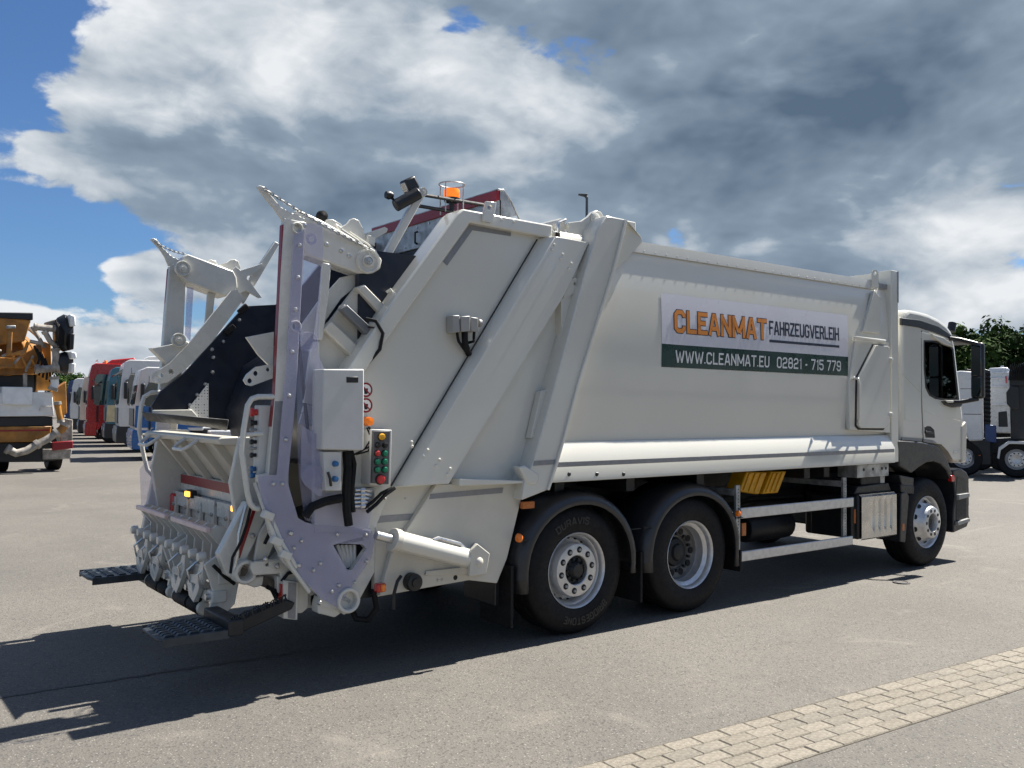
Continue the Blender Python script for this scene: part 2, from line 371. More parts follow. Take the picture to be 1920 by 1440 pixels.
# ================================================================== the setting
def asphalt(name, c0, c1, warm):
    m = bpy.data.materials.new(name); m.use_nodes = True; t = NT(m.node_tree); p = t.n['Principled BSDF']
    co = t.node('ShaderNodeTexCoord').outputs['Object']
    big = t.noise(co, .35, 6, .6, .5); mid = t.noise(co, 2.2, 6, .65); fine = t.noise(co, 120, 3, .6)
    vo = t.node('ShaderNodeTexVoronoi', feature='F1'); vo.inputs['Scale'].default_value = 85; t.put(vo.inputs['Vector'], co)
    base = t.mix(t.rng(big, .35, .68), rgb(*c0), rgb(*c1))
    base = t.mix(t.rng(mid, .35, .75, 0, .35), base, rgb(*warm))
    vcol = t.node('ShaderNodeSeparateColor'); t.put(vcol.inputs[0], vo.outputs['Color'])
    stone = t.rng(vcol.outputs[0], .80, .97)
    base = t.mix(t.math('MULTIPLY', stone, t.rng(vo.outputs['Distance'], .45, .25, 0, .75)), base, rgb(.37, .345, .305))
    dk = t.rng(vcol.outputs[1], .72, .95)
    base = t.mix(t.math('MULTIPLY', dk, .75), base, rgb(.05, .048, .045))
    base = t.mix(t.rng(fine, .35, .7, .0, .45), base, rgb(.085, .08, .073))
    # oil spots and scuffs: shaped wear on the surface itself
    spot = t.noise(co, 1.1, 3, .5, .2)
    base = t.mix(t.rng(spot, .70, .76, 0, .45), base, rgb(.06, .055, .05))
    # long tyre scuffs along x
    st = t.vmath('MULTIPLY', co, (.12, 1.6, 1)); sc_ = t.noise(st, 1.4, 6, .7, .8)
    base = t.mix(t.rng(sc_, .60, .74, 0, .30), base, rgb(.24, .215, .18))
    base = t.mix(t.rng(sc_, .38, .28, 0, .22), base, rgb(.09, .085, .08))
    # fine cracks in places, pale dusty patches, drip stains
    cr = t.node('ShaderNodeTexVoronoi', feature='DISTANCE_TO_EDGE'); cr.inputs['Scale'].default_value = .55
    wv = t.node('ShaderNodeTexNoise'); t.put(wv.inputs['Vector'], co); wv.inputs['Scale'].default_value = 1.7; wv.inputs['Detail'].default_value = 5
    t.put(cr.inputs['Vector'], t.vmath('ADD', co, t.vmath('MULTIPLY', t.vmath('SUBTRACT', wv.outputs['Color'], (.5, .5, .5)), (.9, .9, .9))))
    mask = t.rng(t.noise(co, .22, 3, .5), .52, .62)
    base = t.mix(t.math('MULTIPLY', t.rng(cr.outputs['Distance'], .012, .003), t.math('MULTIPLY', mask, .16)), base, rgb(.045, .042, .04))
    dust = t.noise(co, .9, 7, .68, 1.2)
    base = t.mix(t.rng(dust, .56, .72, 0, .42), base, rgb(.215, .195, .165))
    base = t.mix(t.rng(dust, .44, .30, 0, .38), base, rgb(.085, .082, .078))
    drip = t.noise(co, 5.0, 2, .5, .1)
    base = t.mix(t.rng(drip, .76, .80, 0, .55), base, rgb(.05, .047, .043))
    t.put(p.inputs['Base Color'], base); p.inputs['Roughness'].default_value = .82; p.inputs['Specular IOR Level'].default_value = .35
    b = t.node('ShaderNodeBump'); b.inputs['Strength'].default_value = .55; b.inputs['Distance'].default_value = .006
    t.put(b.inputs['Height'], t.math('ADD', t.math('MULTIPLY', vo.outputs['Distance'], .8), fine)); t.l.new(b.outputs[0], p.inputs['Normal'])
    return m
ASPH = asphalt('yard_asphalt', (.112, .104, .092), (.146, .135, .118), (.160, .142, .12))
g = MB()
GX = [-1500, -300, -80, -20, -8, 0, 8, 20, 60, 200, 600, 1500]
g.grid([[(x, y, 0) for x in GX] for y in GX], False)
structure(g.build('ground', ASPH))

# paved strip: five courses of concrete bricks, set a little unevenly
sp0 = Vector(at_z(1080, 1440, 0)); sp1 = Vector(at_z(1920, 1212, 0)); sdx = (sp1-sp0).normalized(); sdy = Vector((sdx.y, -sdx.x))
MORT = mat('joint_sand', (.105, .09, .068), .95, 0, .25, 60, .4, 200)
s0 = sp0-sdx*3.0
q = [s0, s0+sdx*14, s0+sdx*14+sdy*.55, s0+sdy*.55]
strip = structure(MB().prism([(a.x, a.y) for a in q], -.02, .003, axis='z').build('paved_strip', MORT))
BRK = [mat('paver_%d' % i, c, .85, 0, .16, 40, .6, 220, grime=.22) for i, c in enumerate([(.205, .182, .144), (.22, .194, .155), (.19, .170, .138), (.232, .206, .164)])]
def paver(k):
    m = MB(); lx, ly = .1025, .0515; h = .05
    j = [random.uniform(-.0018, .0018) for _ in range(8)]
    top = [(-lx+.006+j[0], -ly+.006+j[1]), (lx-.006+j[2], -ly+.006+j[3]), (lx-.006+j[4], ly-.006+j[5]), (-lx+.006+j[6], ly-.006+j[7])]
    lo = [(-lx, -ly), (lx, -ly), (lx, ly), (-lx, ly)]
    vs = [(x, y, -h) for x, y in lo]+[(x, y, -.006) for x, y in lo]+[(x, y, random.uniform(-.001, .001)) for x, y in top]
    fs = [(8, 9, 10, 11)]
    for b in (0, 4):
        for i in range(4): fs.append((b+i, b+(i+1) % 4, b+4+(i+1) % 4, b+4+i))
    m.add(vs, fs); return m
ang = math.atan2(sdx.y, sdx.x); protos = []
for k in range(8):
    me_o = paver(k).build('brick', BRK[k % 4], strip); protos.append(me_o)
nb = 0
for r_ in range(5):
    for i in range(-2, 36):
        x = i*.209+(.104 if r_ % 2 else 0)+2.0+random.uniform(-.0015, .0015); p_ = s0+sdx*(x)+sdy*(.068+r_*.1065+random.uniform(-.0012, .0012))
        if x < .2 or x > 8.6: continue
        k = random.randrange(8)
        if nb < 8: o = protos[nb]
        else:
            o = bpy.data.objects.new('brick', protos[k].data); col.objects.link(o); o.parent = strip
        o.location = (p_.x, p_.y, .009+random.uniform(-.0014, .0014)); nb += 1
        o.rotation_euler = (random.uniform(-.010, .010), random.uniform(-.010, .010), ang+random.uniform(-.007, .007))
# tar-filled joint in the asphalt and a round cover
TAR = mat('bitumen', (.030, .030, .032), .6, 0, .2, 20, .3, 60)
jt = MB(); pa = Vector(at_z(-40, 1314, 0)); pb = Vector(at_z(640, 1210, 0)); n_ = Vector((-(pb-pa).y, (pb-pa).x)).normalized()
rows = []
for i in range(41):
    c = pa.lerp(pb, i/40)+n_*random.uniform(-.012, .012); wv = .016+random.uniform(-.006, .006)
    rows.append([(c.x-n_.x*wv, c.y-n_.y*wv, .004), (c.x+n_.x*wv, c.y+n_.y*wv, .004)])
structure(jt.grid(rows, False).build('bitumen_joint', TAR))
mh = at_z(1690, 1093, 0)
cover = MB().lathe([(0, .010), (.055, .010), (.058, .004), (.066, .004), (.066, .012), (.082, .012), (.088, .002)], (mh[0], mh[1], 0), 'z', 24).build('valve_cover', mat('cast_iron', (.09, .085, .08), .6, .3, .2, 60, .4, 120))
tag(cover, 'small round cast iron valve cover set in the asphalt near the front wheel', 'cover')

# ================================================================== the refuse truck
truck = tag(empty('refuse_truck'), 'large white refuse truck with orange and dark green lettering and open rear bin lifter', 'truck')
T = truck
YB = -1.197; ZB0, ZB1 = 1.53, 3.225
def side_y(z): return YB-.046*math.sin(math.pi*max(0, min(1, (z-ZB0)/(ZB1-ZB0))))
# ---- container body
X0, X1 = -.20, 4.62
prof = []
for i in range(13):
    z = ZB0+(ZB1-.07-ZB0)*i/12; prof.append((side_y(z), z))
roof = [(-1.19, ZB1-.03), (-1.16, ZB1), (-.6, ZB1+.03), (0, ZB1+.04)]
right = [(-1.18, 1.28)]+[(-1.19, 1.40)]+prof+roof
sec = right+[(-y, z) for y, z in reversed(right[:-1])]
rows = [[(x, y, z) for y, z in sec] for x in (X0, .8, 1.8, 2.8, 3.8, X1)]
mb = MB().grid(rows); k = len(sec); mb.f.append(tuple(range(k))); mb.sm.append(False); mb.f.append(tuple(range(5*k, 6*k))); mb.sm.append(False)
body = mb.build('container_body', WHITE, T)
# roof edge folded strip and its fasteners
es = MB().prism([(-1.222, 3.140), (-1.222, 3.143), (-1.214, 3.238), (-1.16, 3.252), (-1.16, 3.24), (-1.202, 3.228), (-1.208, 3.140)], .55, 4.40, axis='x').build('roof_edge_strip', WHITE, body)
rv = MB()
for i in range(26): rv.lathe([(0, -.006), (.006, -.004), (.008, 0)], (.75+i*.138, -1.2205, 3.160), 'y', 8)
rv.build('rivet_row', WHITE, body, kind='stuff')
# lower rail
rail = MB().prism([(-1.10, 1.232), (-1.315, 1.232), (-1.315, 1.398), (-1.228, 1.540), (-1.10, 1.548)], -.40, 4.60, axis='x').build('lower_rail', WHITE, T, .006)
MB().prism([(-1.3175, 1.350), (-1.3175, 1.388), (-1.3145, 1.388), (-1.3145, 1.350)], -.36, 4.58, axis='x').build('reflective_stripe', TAPE, rail)
for u in (1067, 1119, 1169):
    x, z = at_y(u, 889, -1.315); MB().lathe([(0, -.012), (.012, -.010), (.017, -.003), (.019, .002)], (x, -1.315, z), 'y', 16).build('rail_plug', BLACK, rail)
# front pillar of the body
pil = MB().box2((4.60, -1.275, 1.235), (4.745, -1.12, 3.375)).build('front_pillar', WHITE, T, .008)
MB().box2((4.60, 1.12, 1.235), (4.745, 1.275, 3.375)).build('front_pillar', WHITE, T, .008)
MB().box2((4.605, -1.12, 1.235), (4.74, 1.12, 3.36)).build('front_bulkhead', WHITE, T)
MB().box2((4.722, -1.279, 3.02), (4.747, -1.271, 3.37)).build('reflective_stripe', TAPE, pil)
MB().box2((4.32, -1.2265, 3.16), (4.60, -1.216, 3.215)).build('reflective_stripe', TAPE, body)
plate('gusset', [(1640, 545), (1652, 560), (1650, 625), (1618, 622)], -1.262, .04, WHITE, pil)
MB().prism(PY(-1.23, (1634, 538), (1634, 512), (1637, 506), (1643, 506), (1646, 512), (1647, 540)), -1.235, -1.215, [PY(-1.23, *ring_px(1640.3, 513, 3.4))]).build('lifting_eye', WHITE, pil, .002)
# hatch at the front of the side
hatch = plate('side_hatch', [(1642.7, 647), (1664, 648.5), (1669, 652), (1669.5, 793), (1660, 803), (1615, 802.6), (1610.6, 797), (1612, 708)], -1.30, .05, WHITE, T, .006)
plate('hatch_frame', [(1605, 634), (1658, 640), (1668, 640), (1670, 812), (1594, 806), (1592, 716)], -1.262, .05, WHITE, hatch, .008)
plate('hatch_seal', [(1637, 645.5), (1662, 647), (1664, 650), (1664, 795), (1657, 806.5), (1610, 806), (1604, 799), (1605.5, 707)], -1.272, .012, SEAL, hatch, .002)
MB().tube([p3(1602, 634, -1.26), p3(1604, 633, -1.33), p3(1650, 638, -1.33), p3(1659, 639, -1.28)], .016, 10).build('grab_handle', WHITE, hatch)
MB().tube([p3(1601, 711, -1.26), p3(1602, 709, -1.31), p3(1609, 710, -1.335), p3(1612, 722, -1.335), p3(1611, 785, -1.335), p3(1609, 790, -1.28)], .013, 10).build('grab_handle', WHITE, hatch)
for v in (674.5, 777):
    x, z = at_y(1669, v, -1.30); MB().lathe([(0, -.03), (.02, -.028), (.026, -.01), (.03, .02)], (x, -1.30, z), 'y', 14).build('hinge_knuckle', WHITE, hatch)
# banner and lettering
BX0, BX1 = .945, 3.797
def on_side(off):
    return lambda x, z, k=0: (x, side_y(z)-off-k, z)
def banner(name, z0, z1, m_, label):
    b = MB(); b.grid([[(x, side_y(z)-.003, z) for x in (BX0, 1.6, 2.4, 3.1, BX1)] for z in [z0+(z1-z0)*i/8 for i in range(9)]]); return b.build(name, m_, body, label=label)
banner('sign_panel', 2.374, 2.817, BANNERW, 'white printed panel with an orange word and a dark word')
banner('sign_panel', 2.172, 2.3738, BANNERG, 'dark green printed band with white address and number')
def bz(u, v): return at_y(u, v, -1.25)
lx0, lz1 = bz(1265, 580); lx1, _ = bz(1438.5, 600)
lettering('CLEANMAT', lx0, lx1, 2.480, 2.682, .185, on_side(.005), .33, grow=.014).build('lettering', INKD, body, label='dark outline of the orange word')
lettering('CLEANMAT', lx0, lx1, 2.480, 2.682, .185, on_side(.0085), .33).build('lettering', INKO, body, label='orange word CLEANMAT')
fx0 = bz(1443, 610)[0]; fx1 = bz(1574, 625)[0]
lettering('FAHRZEUGVERLEIH', fx0, fx1, 2.535, 2.672, .155, on_side(.006), .30).build('lettering', INKD, body, label='dark word FAHRZEUGVERLEIH')
mb = MB(); mb.grid([[(x, side_y(z)-.006, z) for x in (fx0, fx1)] for z in (2.462, 2.487)]); mb.build('underline_bar', INKD, body)
wx0 = bz(1267, 670)[0]; wx1 = bz(1443, 678)[0]; nx0 = bz(1457, 680)[0]; nx1 = bz(1577, 690)[0]
lettering('WWW.CLEANMAT.EU', wx0, wx1, 2.216, 2.325, .15, on_side(.006), .30).build('lettering', INKW, body, label='white web address WWW.CLEANMAT.EU')
for wi_, wt_ in enumerate(('02821', '-', '715', '779')): lettering('02821 - 715 779', nx0, nx1, 2.216, 2.325, .15, on_side(.006), .30, word=wi_).build('lettering', INKW, body, label='white printed %s' % wt_)

# ---- chassis
ch = MB()
for s_ in (-1, 1):
    ch.box2((-1.0, s_*.43-.04, .72), (6.1, s_*.43+.04, 1.0)); ch.box2((-.9, s_*.43-.05, 1.0), (4.7, s_*.43+.05, 1.21))
for x in (-.75, .68, 2.1, 3.3, 4.4): ch.box2((x-.06, -.43, .75), (x+.06, .43, .95))
for x in (-.1, .7, 1.6, 3.25, 3.6, 4.3): ch.box2((x-.05, -1.12, 1.10), (x+.05, 1.12, 1.225))
ch.build('chassis_frame', CHASSIS, T, .006)
MB().box2((-.15, -1.18, 1.215), (4.55, 1.18, 1.275)).build('body_floor', CHASSIS, T)
for x in (0, 1.35, 5.45):
    MB().tube([(x, -1.0, .51), (x, -.3, .51), (x, 0, .50), (x, .3, .51), (x, 1.0, .51)], .09, 12).build('axle', CHASSIS, T)
MB().lathe([(0, -.2), (.16, -.18), (.22, 0), (.16, .18), (0, .2)], (1.35, 0, .51), 'y', 18).build('differential', CHASSIS, T)
for (x0, x1) in ((2.35, 3.2),):
    MB().lathe([(0, 0), (.26, .01), (.29, .04), (.29, x1-x0-.04), (.26, x1-x0-.01), (0, x1-x0)], (x0, .86, .72), 'x', 24).build('fuel_tank', CHASSIS, T)
MB().lathe([(0, 0), (.13, .02), (.15, .05), (.15, .75), (.13, .78), (0, .8)], (2.9, -.55, .55), 'x', 18).build('air_tank', CHASSIS, T)
MB().lathe([(0, 0), (.12, .02), (.14, .05), (.14, .6), (.12, .63), (0, .65)], (2.2, -.30, .60), 'x', 18).build('air_tank', CHASSIS, T)
MB().box2((4.5, -.40, .45), (6.0, .40, 1.2)).build('engine_block', CHASSIS, T, .02)
# ---- wheels
def ring_boxes(mb, c, y, rad, n, r, h, seg=6, a0=0.0):
    for i in range(n):
        a = a0+2*math.pi*i/n; mb.lathe([(0, -h), (r*.8, -h), (r, -h*.7), (r, .004)], (c[0]+rad*math.cos(a), y, c[2]+rad*math.sin(a)), 'y', seg)
def tyre_prof(hw, RT, rr):
    return [(rr, -hw+.02), (rr+.012, -hw+.008), (rr+.05, -hw-.004), (rr+.11, -hw-.012), (RT-.075, -hw-.006), (RT-.035, -hw+.010), (RT-.012, -hw+.026), (RT-.003, -hw+.05),
            (RT, -hw+.085), (RT, -.072), (RT-.014, -.068), (RT-.014, -.060), (RT, -.056), (RT, -.006), (RT-.014, -.003), (RT-.014, .003), (RT, .006), (RT, .056), (RT-.014, .060), (RT-.014, .068), (RT, .072),
            (RT, hw-.085), (RT-.012, hw-.026), (RT-.075, hw+.006), (rr+.11, hw+.012), (rr+.012, hw-.008), (rr, hw-.02)]
def tread(c, yc, hw, RT, n=84):
    b = MB()
    for i in range(n):
        a = 2*math.pi*i/n
        for s_ in (-1, 1):
            rot = Matrix.Rotation(-a, 3, 'Y')
            b.box((c[0]+(RT-.020)*math.cos(a), yc+s_*(hw-.030), c[2]+(RT-.020)*math.sin(a)), (.026, .050, .022), rot)
    return b
HOLE = mat('dark_hole', (.006, .006, .007), .7, 0, .1, 9)
def arc_text(text, c, y, rad, h, a_mid, span, sgn, parent):
    def fn(x, z, k): 
        a = a_mid-(x-.5)*span; r = rad+z; return (c[0]+r*math.cos(a), y-.0015-k*1.2, c[2]+r*math.sin(a))
    lettering(text, 0, 1, 0, h, .24, fn, .34).build('sidewall_lettering', RUBBERL, parent, label='raised tyre lettering %s' % text) if sgn else None
def arc_lettering(text, c, y, rad, h, a_mid, span, parent):
    adv = 0; items = []
    for ch_ in text:
        wd_, st = GL[ch_]; items.append((adv, st)); adv += wd_+.34
    adv -= .34; b = MB()
    for a_, st in items:
        for si, s_ in enumerate(st):
            for qd in ribbon([(a_+x, y_) for x, y_ in s_], .22):
                vs = []
                for v in qd:
                    an = a_mid-(v.x/adv-.5)*span; r = rad+v.y*h; vs.append((c[0]+r*math.cos(an), y-.0015-si*.0005, c[2]+r*math.sin(an)))
                b.add(vs, [(0, 1, 2, 3)])
    return b.build('sidewall_lettering', RUBBERL, parent, label='raised tyre lettering %s' % text)
def wheel(x, side, kind, hw=.15, text=False):
    """side -1 = camera side"""
    RT = .512; rr = .300; y0 = side*1.225   # lip plane
    wrt = empty('wheel', (0, 0, 0), T); c = (x, 0, RT)
    s_ = -side  # inward direction sign along y
    yc = y0+s_*(hw-.005)
    MB().lathe(tyre_prof(hw, RT, rr-.012), (x, yc, RT), 'y', 72).build('tyre', RUBBER, wrt)
    
    def L(prof, name, m_, n=48): return MB().lathe([(r, s_*h) for r, h in prof], (x, y0, RT), 'y', n).build(name, m_, wrt)
    if kind == 'drive':
        rim = L([(.296, .012), (.303, 0), (.300, -.004), (.291, .004), (.283, .022), (.280, .05), (.262, .062), (.250, .075), (.248, .14), (.240, .155)], 'rim', ALU); L([(.241, .150), (.232, .160), (.228, .168), (.16, .178), (.15, .20), (0, .20)], 'wheel_disc', mat('shaded_disc_steel', (.16, .155, .15), .5, .4, .15, 9))  # disc colour darkened to carry the shade inside the deep rim
        h = MB()
        for i in range(10):
            a = 2*math.pi*i/10; h.lathe([(0, 0), (.030, 0), (.030, .01)], (x+.190*math.cos(a), y0+s_*.166, RT+.190*math.sin(a)), 'y', 12)
        h.build('hand_hole', HOLE, wrt)
        MB().lathe([(0, s_*.125), (.05, s_*.125), (.07, s_*.135), (.08, s_*.16), (.12, s_*.172), (.14, s_*.21)], (x, y0, RT), 'y', 24).build('hub', CHASSIS, wrt)
        nt = MB(); 
        for i in range(10):
            a = 2*math.pi*(i+.5)/10; nt.cyl((x+.1675*math.cos(a), y0+s_*.19, RT+.1675*math.sin(a)), (x+.1675*math.cos(a), y0+s_*.155, RT+.1675*math.sin(a)), .015, 6)
        nt.build('lug_nut', CHASSIS, wrt)
        MB().lathe(tyre_prof(hw, RT, rr-.012), (x, yc+s_*.345, RT), 'y', 48).build('tyre', RUBBER, wrt)
    elif kind == 'tag':
        L([(.296, .012), (.303, 0), (.300, -.004), (.291, .004), (.283, .022), (.280, .05), (.262, .065), (.255, .10), (.245, .125), (.222, .135), (.216, .115), (.213, .02), (.208, .006), (.202, .004), (.122, .004), (.116, .010), (.114, .09), (0, .10)], 'rim', ALU)
        h = MB()
        for i in range(20):
            a = 2*math.pi*i/20; h.lathe([(0, 0), (.013, 0), (.013, .01)], (x+.250*math.cos(a), y0+s_*.108, RT+.250*math.sin(a)), 'y', 10)
        h.build('hand_hole', HOLE, wrt)
        for i in range(10):
            a = 2*math.pi*(i+.25)/10; xx, zz = x+.164*math.cos(a), RT+.164*math.sin(a)
            MB().lathe([(0, 0), (.0255, 0), (.0265, s_*.004)], (xx, y0+s_*.0018, zz), 'y', 16).build('nut_recess', HOLE, wrt)
            nt = MB().cyl((xx, y0-s_*.010, zz), (xx, y0+s_*.004, zz), .012, 6).build('lug_nut', GREY, wrt)
            MB().lathe([(0, s_*.0015), (.0215, s_*.0015)], (xx, y0, zz), 'y', 16).build('nut_recess', HOLE, nt) if False else None
        MB().lathe([(0, -s_*.015), (.05, -s_*.015), (.06, s_*.0), (.075, s_*.03), (.113, s_*.04)], (x, y0, RT), 'y', 24).build('hub', BLACK, wrt)
        for i in range(10):
            a = 2*math.pi*i/10; MB().lathe([(0, -s_*.02), (.008, -s_*.02), (.010, -s_*.014), (.010, .004)], (x+.088*math.cos(a), y0+s_*.028, RT+.088*math.sin(a)), 'y', 6).build('hub_bolt', CHASSIS, wrt)
    else:
        L([(.296, .012), (.303, 0), (.300, -.004), (.291, .004), (.283, .022), (.278, .05), (.262, .055), (.240, .045), (.205, -.018), (.185, -.052), (.180, -.066), (.172, -.072), (.108, -.072), (.104, -.066), (.102, .03), (0, .04)], 'rim', ALU)
        h = MB()
        for i in range(10):
            a = 2*math.pi*(i+.5)/10; ca, sa = math.cos(a), math.sin(a)
            ctr = Vector((x+.232*ca, y0+s_*.022, RT+.232*sa)); nrm = Vector((ca*.62, -s_*.78, sa*.62)).normalized(); tg = Vector((-sa, 0, ca)); bt = nrm.cross(tg)
            vs = [ctr+nrm*.004+tg*(.030*math.cos(k_*math.pi/7))+bt*(.024*math.sin(k_*math.pi/7)) for k_ in range(14)]
            h.add(vs, [tuple(range(14))])
        h.build('hand_hole', HOLE, wrt)
        for i in range(10):
            a = 2*math.pi*i/10; xx, zz = x+.140*math.cos(a), RT+.140*math.sin(a)
            nt = MB().lathe([(0, -s_*.073), (.019, -s_*.073), (.019, -s_*.071)], (xx, y0-s_*.001, zz), 'y', 14).build('nut_recess', HOLE, wrt)
            MB().cyl((xx, y0-s_*.078, zz), (xx, y0-s_*.070, zz), .011, 6).build('lug_nut', CHASSIS, wrt)
        MB().lathe([(0, -s_*.03), (.05, -s_*.03), (.07, -s_*.0), (.1, s_*.01)], (x, y0, RT), 'y', 24).build('hub', BLACK, wrt)
    if text:
        arc_lettering('BRIDGESTONE', c, y0-.0195, .375, .050, R(-78), R(68), wrt)
        arc_lettering('DURAVIS', c, y0-.0195, .375, .050, R(100), R(50), wrt)
    return wrt
for sd_ in (-1, 1):
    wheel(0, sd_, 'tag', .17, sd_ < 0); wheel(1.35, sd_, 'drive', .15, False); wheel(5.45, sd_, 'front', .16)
# ---- rear fenders
def fender(xc, side, zl, zr, name='mudguard'):
    b = MB(); rows_o = []; ro, ri = .660, .545
    path = [(-ro+.005, zl), (-ro+.005, .60)]
    for i in range(21):
        a = math.pi-math.pi*i/20; path.append((ro*math.cos(a), .51+.64*math.sin(a)**.9 if math.sin(a) > 0 else .51))
    path += [(ro-.005, .52), (ro-.005, zr)]
    rows_ = []
    for i, (px_, pz_) in enumerate(path):
        d = Vector((px_, pz_-.51)); 
        if pz_ < .6 or i in (0, len(path)-1): inn = (px_*(ri/ro), pz_)
        else: inn = (px_*(ri/ro), .51+(pz_-.51)*(ri/ro))
        def at(t, y): return (xc+inn[0]+(px_-inn[0])*t, side*y, inn[1]+(pz_-inn[1])*t)
        rows_.append([at(.08, 1.262), at(.08, 1.285), at(.18, 1.290), at(.42, 1.286), at(.60, 1.272), at(.76, 1.246), at(.89, 1.205), at(.97, 1.15), at(1.01, 1.07), at(1.02, .86)])
    o = b.grid(rows_, True).build(name, DGREY, T)
    md = o.modifiers.new('thick', 'SOLIDIFY'); md.thickness = .012; md.offset = 0
    return o
f1 = fender(0, -1, .40, .44); f2 = fender(1.35, -1, .42, .36); fender(0, 1, .4, .44); fender(1.35, 1, .42, .36)
for xc, f_ in ((0, f1), (1.35, f2)):
    for s_ in (-1, 1):
        x = xc+s_*.60; MB().box2((x-.055, -1.287, .80), (x+.055, -1.262, .806)).build('joint_line', SEAL, f_)
for x, z0, z1 in ((-.69, .16, .62), (.685, .18, .60), (1.995, .30, .5)):
    MB().box2((x-.012, -1.27, z0), (x+.012, -.88, z1)).build('mud_flap', RUBBER, T)
MB().box2((-.74, -1.12, .30), (-.68, -.70, 1.0)).build('mud_flap', DGREY, T, .01)
def marker(u, v, y, rx, rz, m_, name='side_marker_lamp', parent=T):
    x, z = at_y(u, v, y); b = MB().lathe([(0, -.022), (.5, -.020), (.85, -.012), (1, 0), (1, .02)], (0, 0, 0), 'y', 20)
    b.v = [(x+vx*rx, y+vy, z+vz*rz) for vx, vy, vz in b.v]; return b.build(name, m_, parent)
marker(974.5, 1009, -1.30, .028, .034, ORANGE); marker(1385, 963, -1.30, .022, .028, ORANGE)
MB().box2((*[at_y(980, 947, -1.27)[0]], -1.275, at_y(980, 947, -1.27)[1]-.03), (at_y(1002, 947, -1.27)[0], -1.24, at_y(1002, 947, -1.27)[1]+.03)).build('side_marker_lamp', mat('amber_reflector', (.42, .12, .02), .3, 0, .05, 9), T, .004)
# ---- side guard
gd = MB().box2((2.01, -1.262, .788), (3.875, -1.235, .887)); guard = gd.build('side_guard', ALU, T, .008)
MB().box2((2.015, -1.262, .388), (3.86, -1.235, .482)).build('guard_rail', ALU, guard, .008)
for x in (2.0, 3.755):
    b = MB().box2((x-.03, -1.234, .40), (x+.03, -1.205, 1.10)); b.box2((x-.028, -1.205, 1.0), (x+.028, -.45, 1.06)); b.build('guard_post', GALV, guard, .004)
    d_ = MB()
    for i in range(22): d_.lathe([(0, -.001), (.006, -.001), (.006, .001)], (x, -1.2345, .43+i*.030), 'y', 8)
    d_.build('post_hole', HOLE, guard)
MB().box2((2.06, -1.232, .62), (2.12, -1.215, .74)).build('side_marker_lamp', mat('amber_reflector', (.4, .1, .02)), T, .003)
# ---- wheel chocks on their bracket
for tl, tr_, br_, bl_ in (((1397, 884), (1436, 885), (1420, 927), (1384, 921)), ((1443, 884), (1472, 883), (1456, 924), (1427, 926))):
    c = MB().prism(PY(-1.0, tl, tr_, br_, bl_), -1.02, -.84).build('wheel_chock', YELLOW, T, .012)
    for i in range(3):
        t0 = .12+i*.28; t1 = t0+.13
        def lp(p, q, t): return (p[0]+(q[0]-p[0])*t, p[1]+(q[1]-p[1])*t)
        A_, B_, C_, D_ = lp(tl, tr_, t0), lp(tl, tr_, t1), lp(bl_, br_, t1), lp(bl_, br_, t0)
        MB().prism(PY(-1.0, lp(A_, D_, .08), lp(B_, C_, .08), lp(B_, C_, .92), lp(A_, D_, .92)), -1.032, -1.015).build('rib', YELLOW, c, .004)
# ---- battery / exhaust box
bx = MB().box2((4.03, -1.225, .42), (4.755, -.55, .91)).build('silencer_box', BLACK, T, .03)
mb = MB(); pr = []
n_ = 81
for i in range(n_):
    x = 4.04+.70*i/(n_-1); g_ = 0
    for gx in (.24, .36, .48, .60): g_ += .024*math.exp(-((x-4.04-gx*.98-.0)/.014)**2)
    pr.append((x, g_))
vz = [.415, .43, .46, .50, .54, .80, .84, .875, .895, .90]
rows_ = []
for j, z in enumerate(vz):
    yy = -1.252 if .43 <= z <= .88 else (-1.235 if z < .43 else -1.225); gs = 1 if .50 < z < .84 else 0
    rows_.append([(x, yy+gs*g_, z) for x, g_ in pr])
rows_.append([(x, -1.15, .905) for x, _ in pr])
cv = mb.grid(rows_).build('ribbed_cover', mat('stainless_cover', (.60, .58, .54), .30, .8, .08, 6, .02, 30), bx)
MB().box2((3.93, -1.20, .44), (4.03, -.7, .88)).build('side_bracket', BLACK, bx, .01)
MB().box2((3.965, -1.212, .60), (3.995, -1.198, .75)).build('side_marker_lamp', mat('amber_reflector', (.4, .1, .02)), T, .003)
MB().prism([(4.02, .905), (4.76, .905), (4.70, 1.0), (4.08, .985)], -1.18, -.6).build('box_lid', BLACK, bx, .01)
# galvanised front body mount
mt = MB().box2((3.98, -1.24, 1.085), (4.60, -1.0, 1.225)).build('body_mount', GALV, T, .006)
for x in (4.10, 4.28, 4.46, 4.54): MB().lathe([(0, -.004), (.017, -.004), (.018, .002)], (x, -1.24, 1.17), 'y', 10).build('bolt', CHASSIS, mt)
MB().box2((4.2, -1.15, .99), (4.62, -1.02, 1.08)).build('mount_foot', CHASSIS, mt, .01)
MB().lathe([(0, -.06), (.05, -.05), (.055, .05), (0, .06)], (4.62, -1.12, 1.05), 'z', 14).build('grease_pump', GALV, T)

for i in range(7):
    y_ = -.62+.05*i; z_ = .80+.06*(i % 3)
    MB().tube([(2.05, y_, z_), (2.5, y_-.03, z_-.03-.02*(i % 2)), (3.1, y_, z_+.01), (3.95, y_-.02, z_-.02)], .012+.006*(i % 2), 6).build('brake_line', RUBBER, T)
for x_ in (-.02, 1.33):
    MB().lathe([(0, 0), (.09, .01), (.10, .03), (.10, .10), (.06, .14), (0, .15)], (x_+.28, -.62, .62), 'x', 16).build('brake_chamber', CHASSIS, T)
    MB().lathe([(.08, 0), (.12, .03), (.125, .10), (.11, .16), (.125, .22), (.10, .26)], (x_+.30, -.45, .60), 'z', 16).build('air_bellow', RUBBER, T)

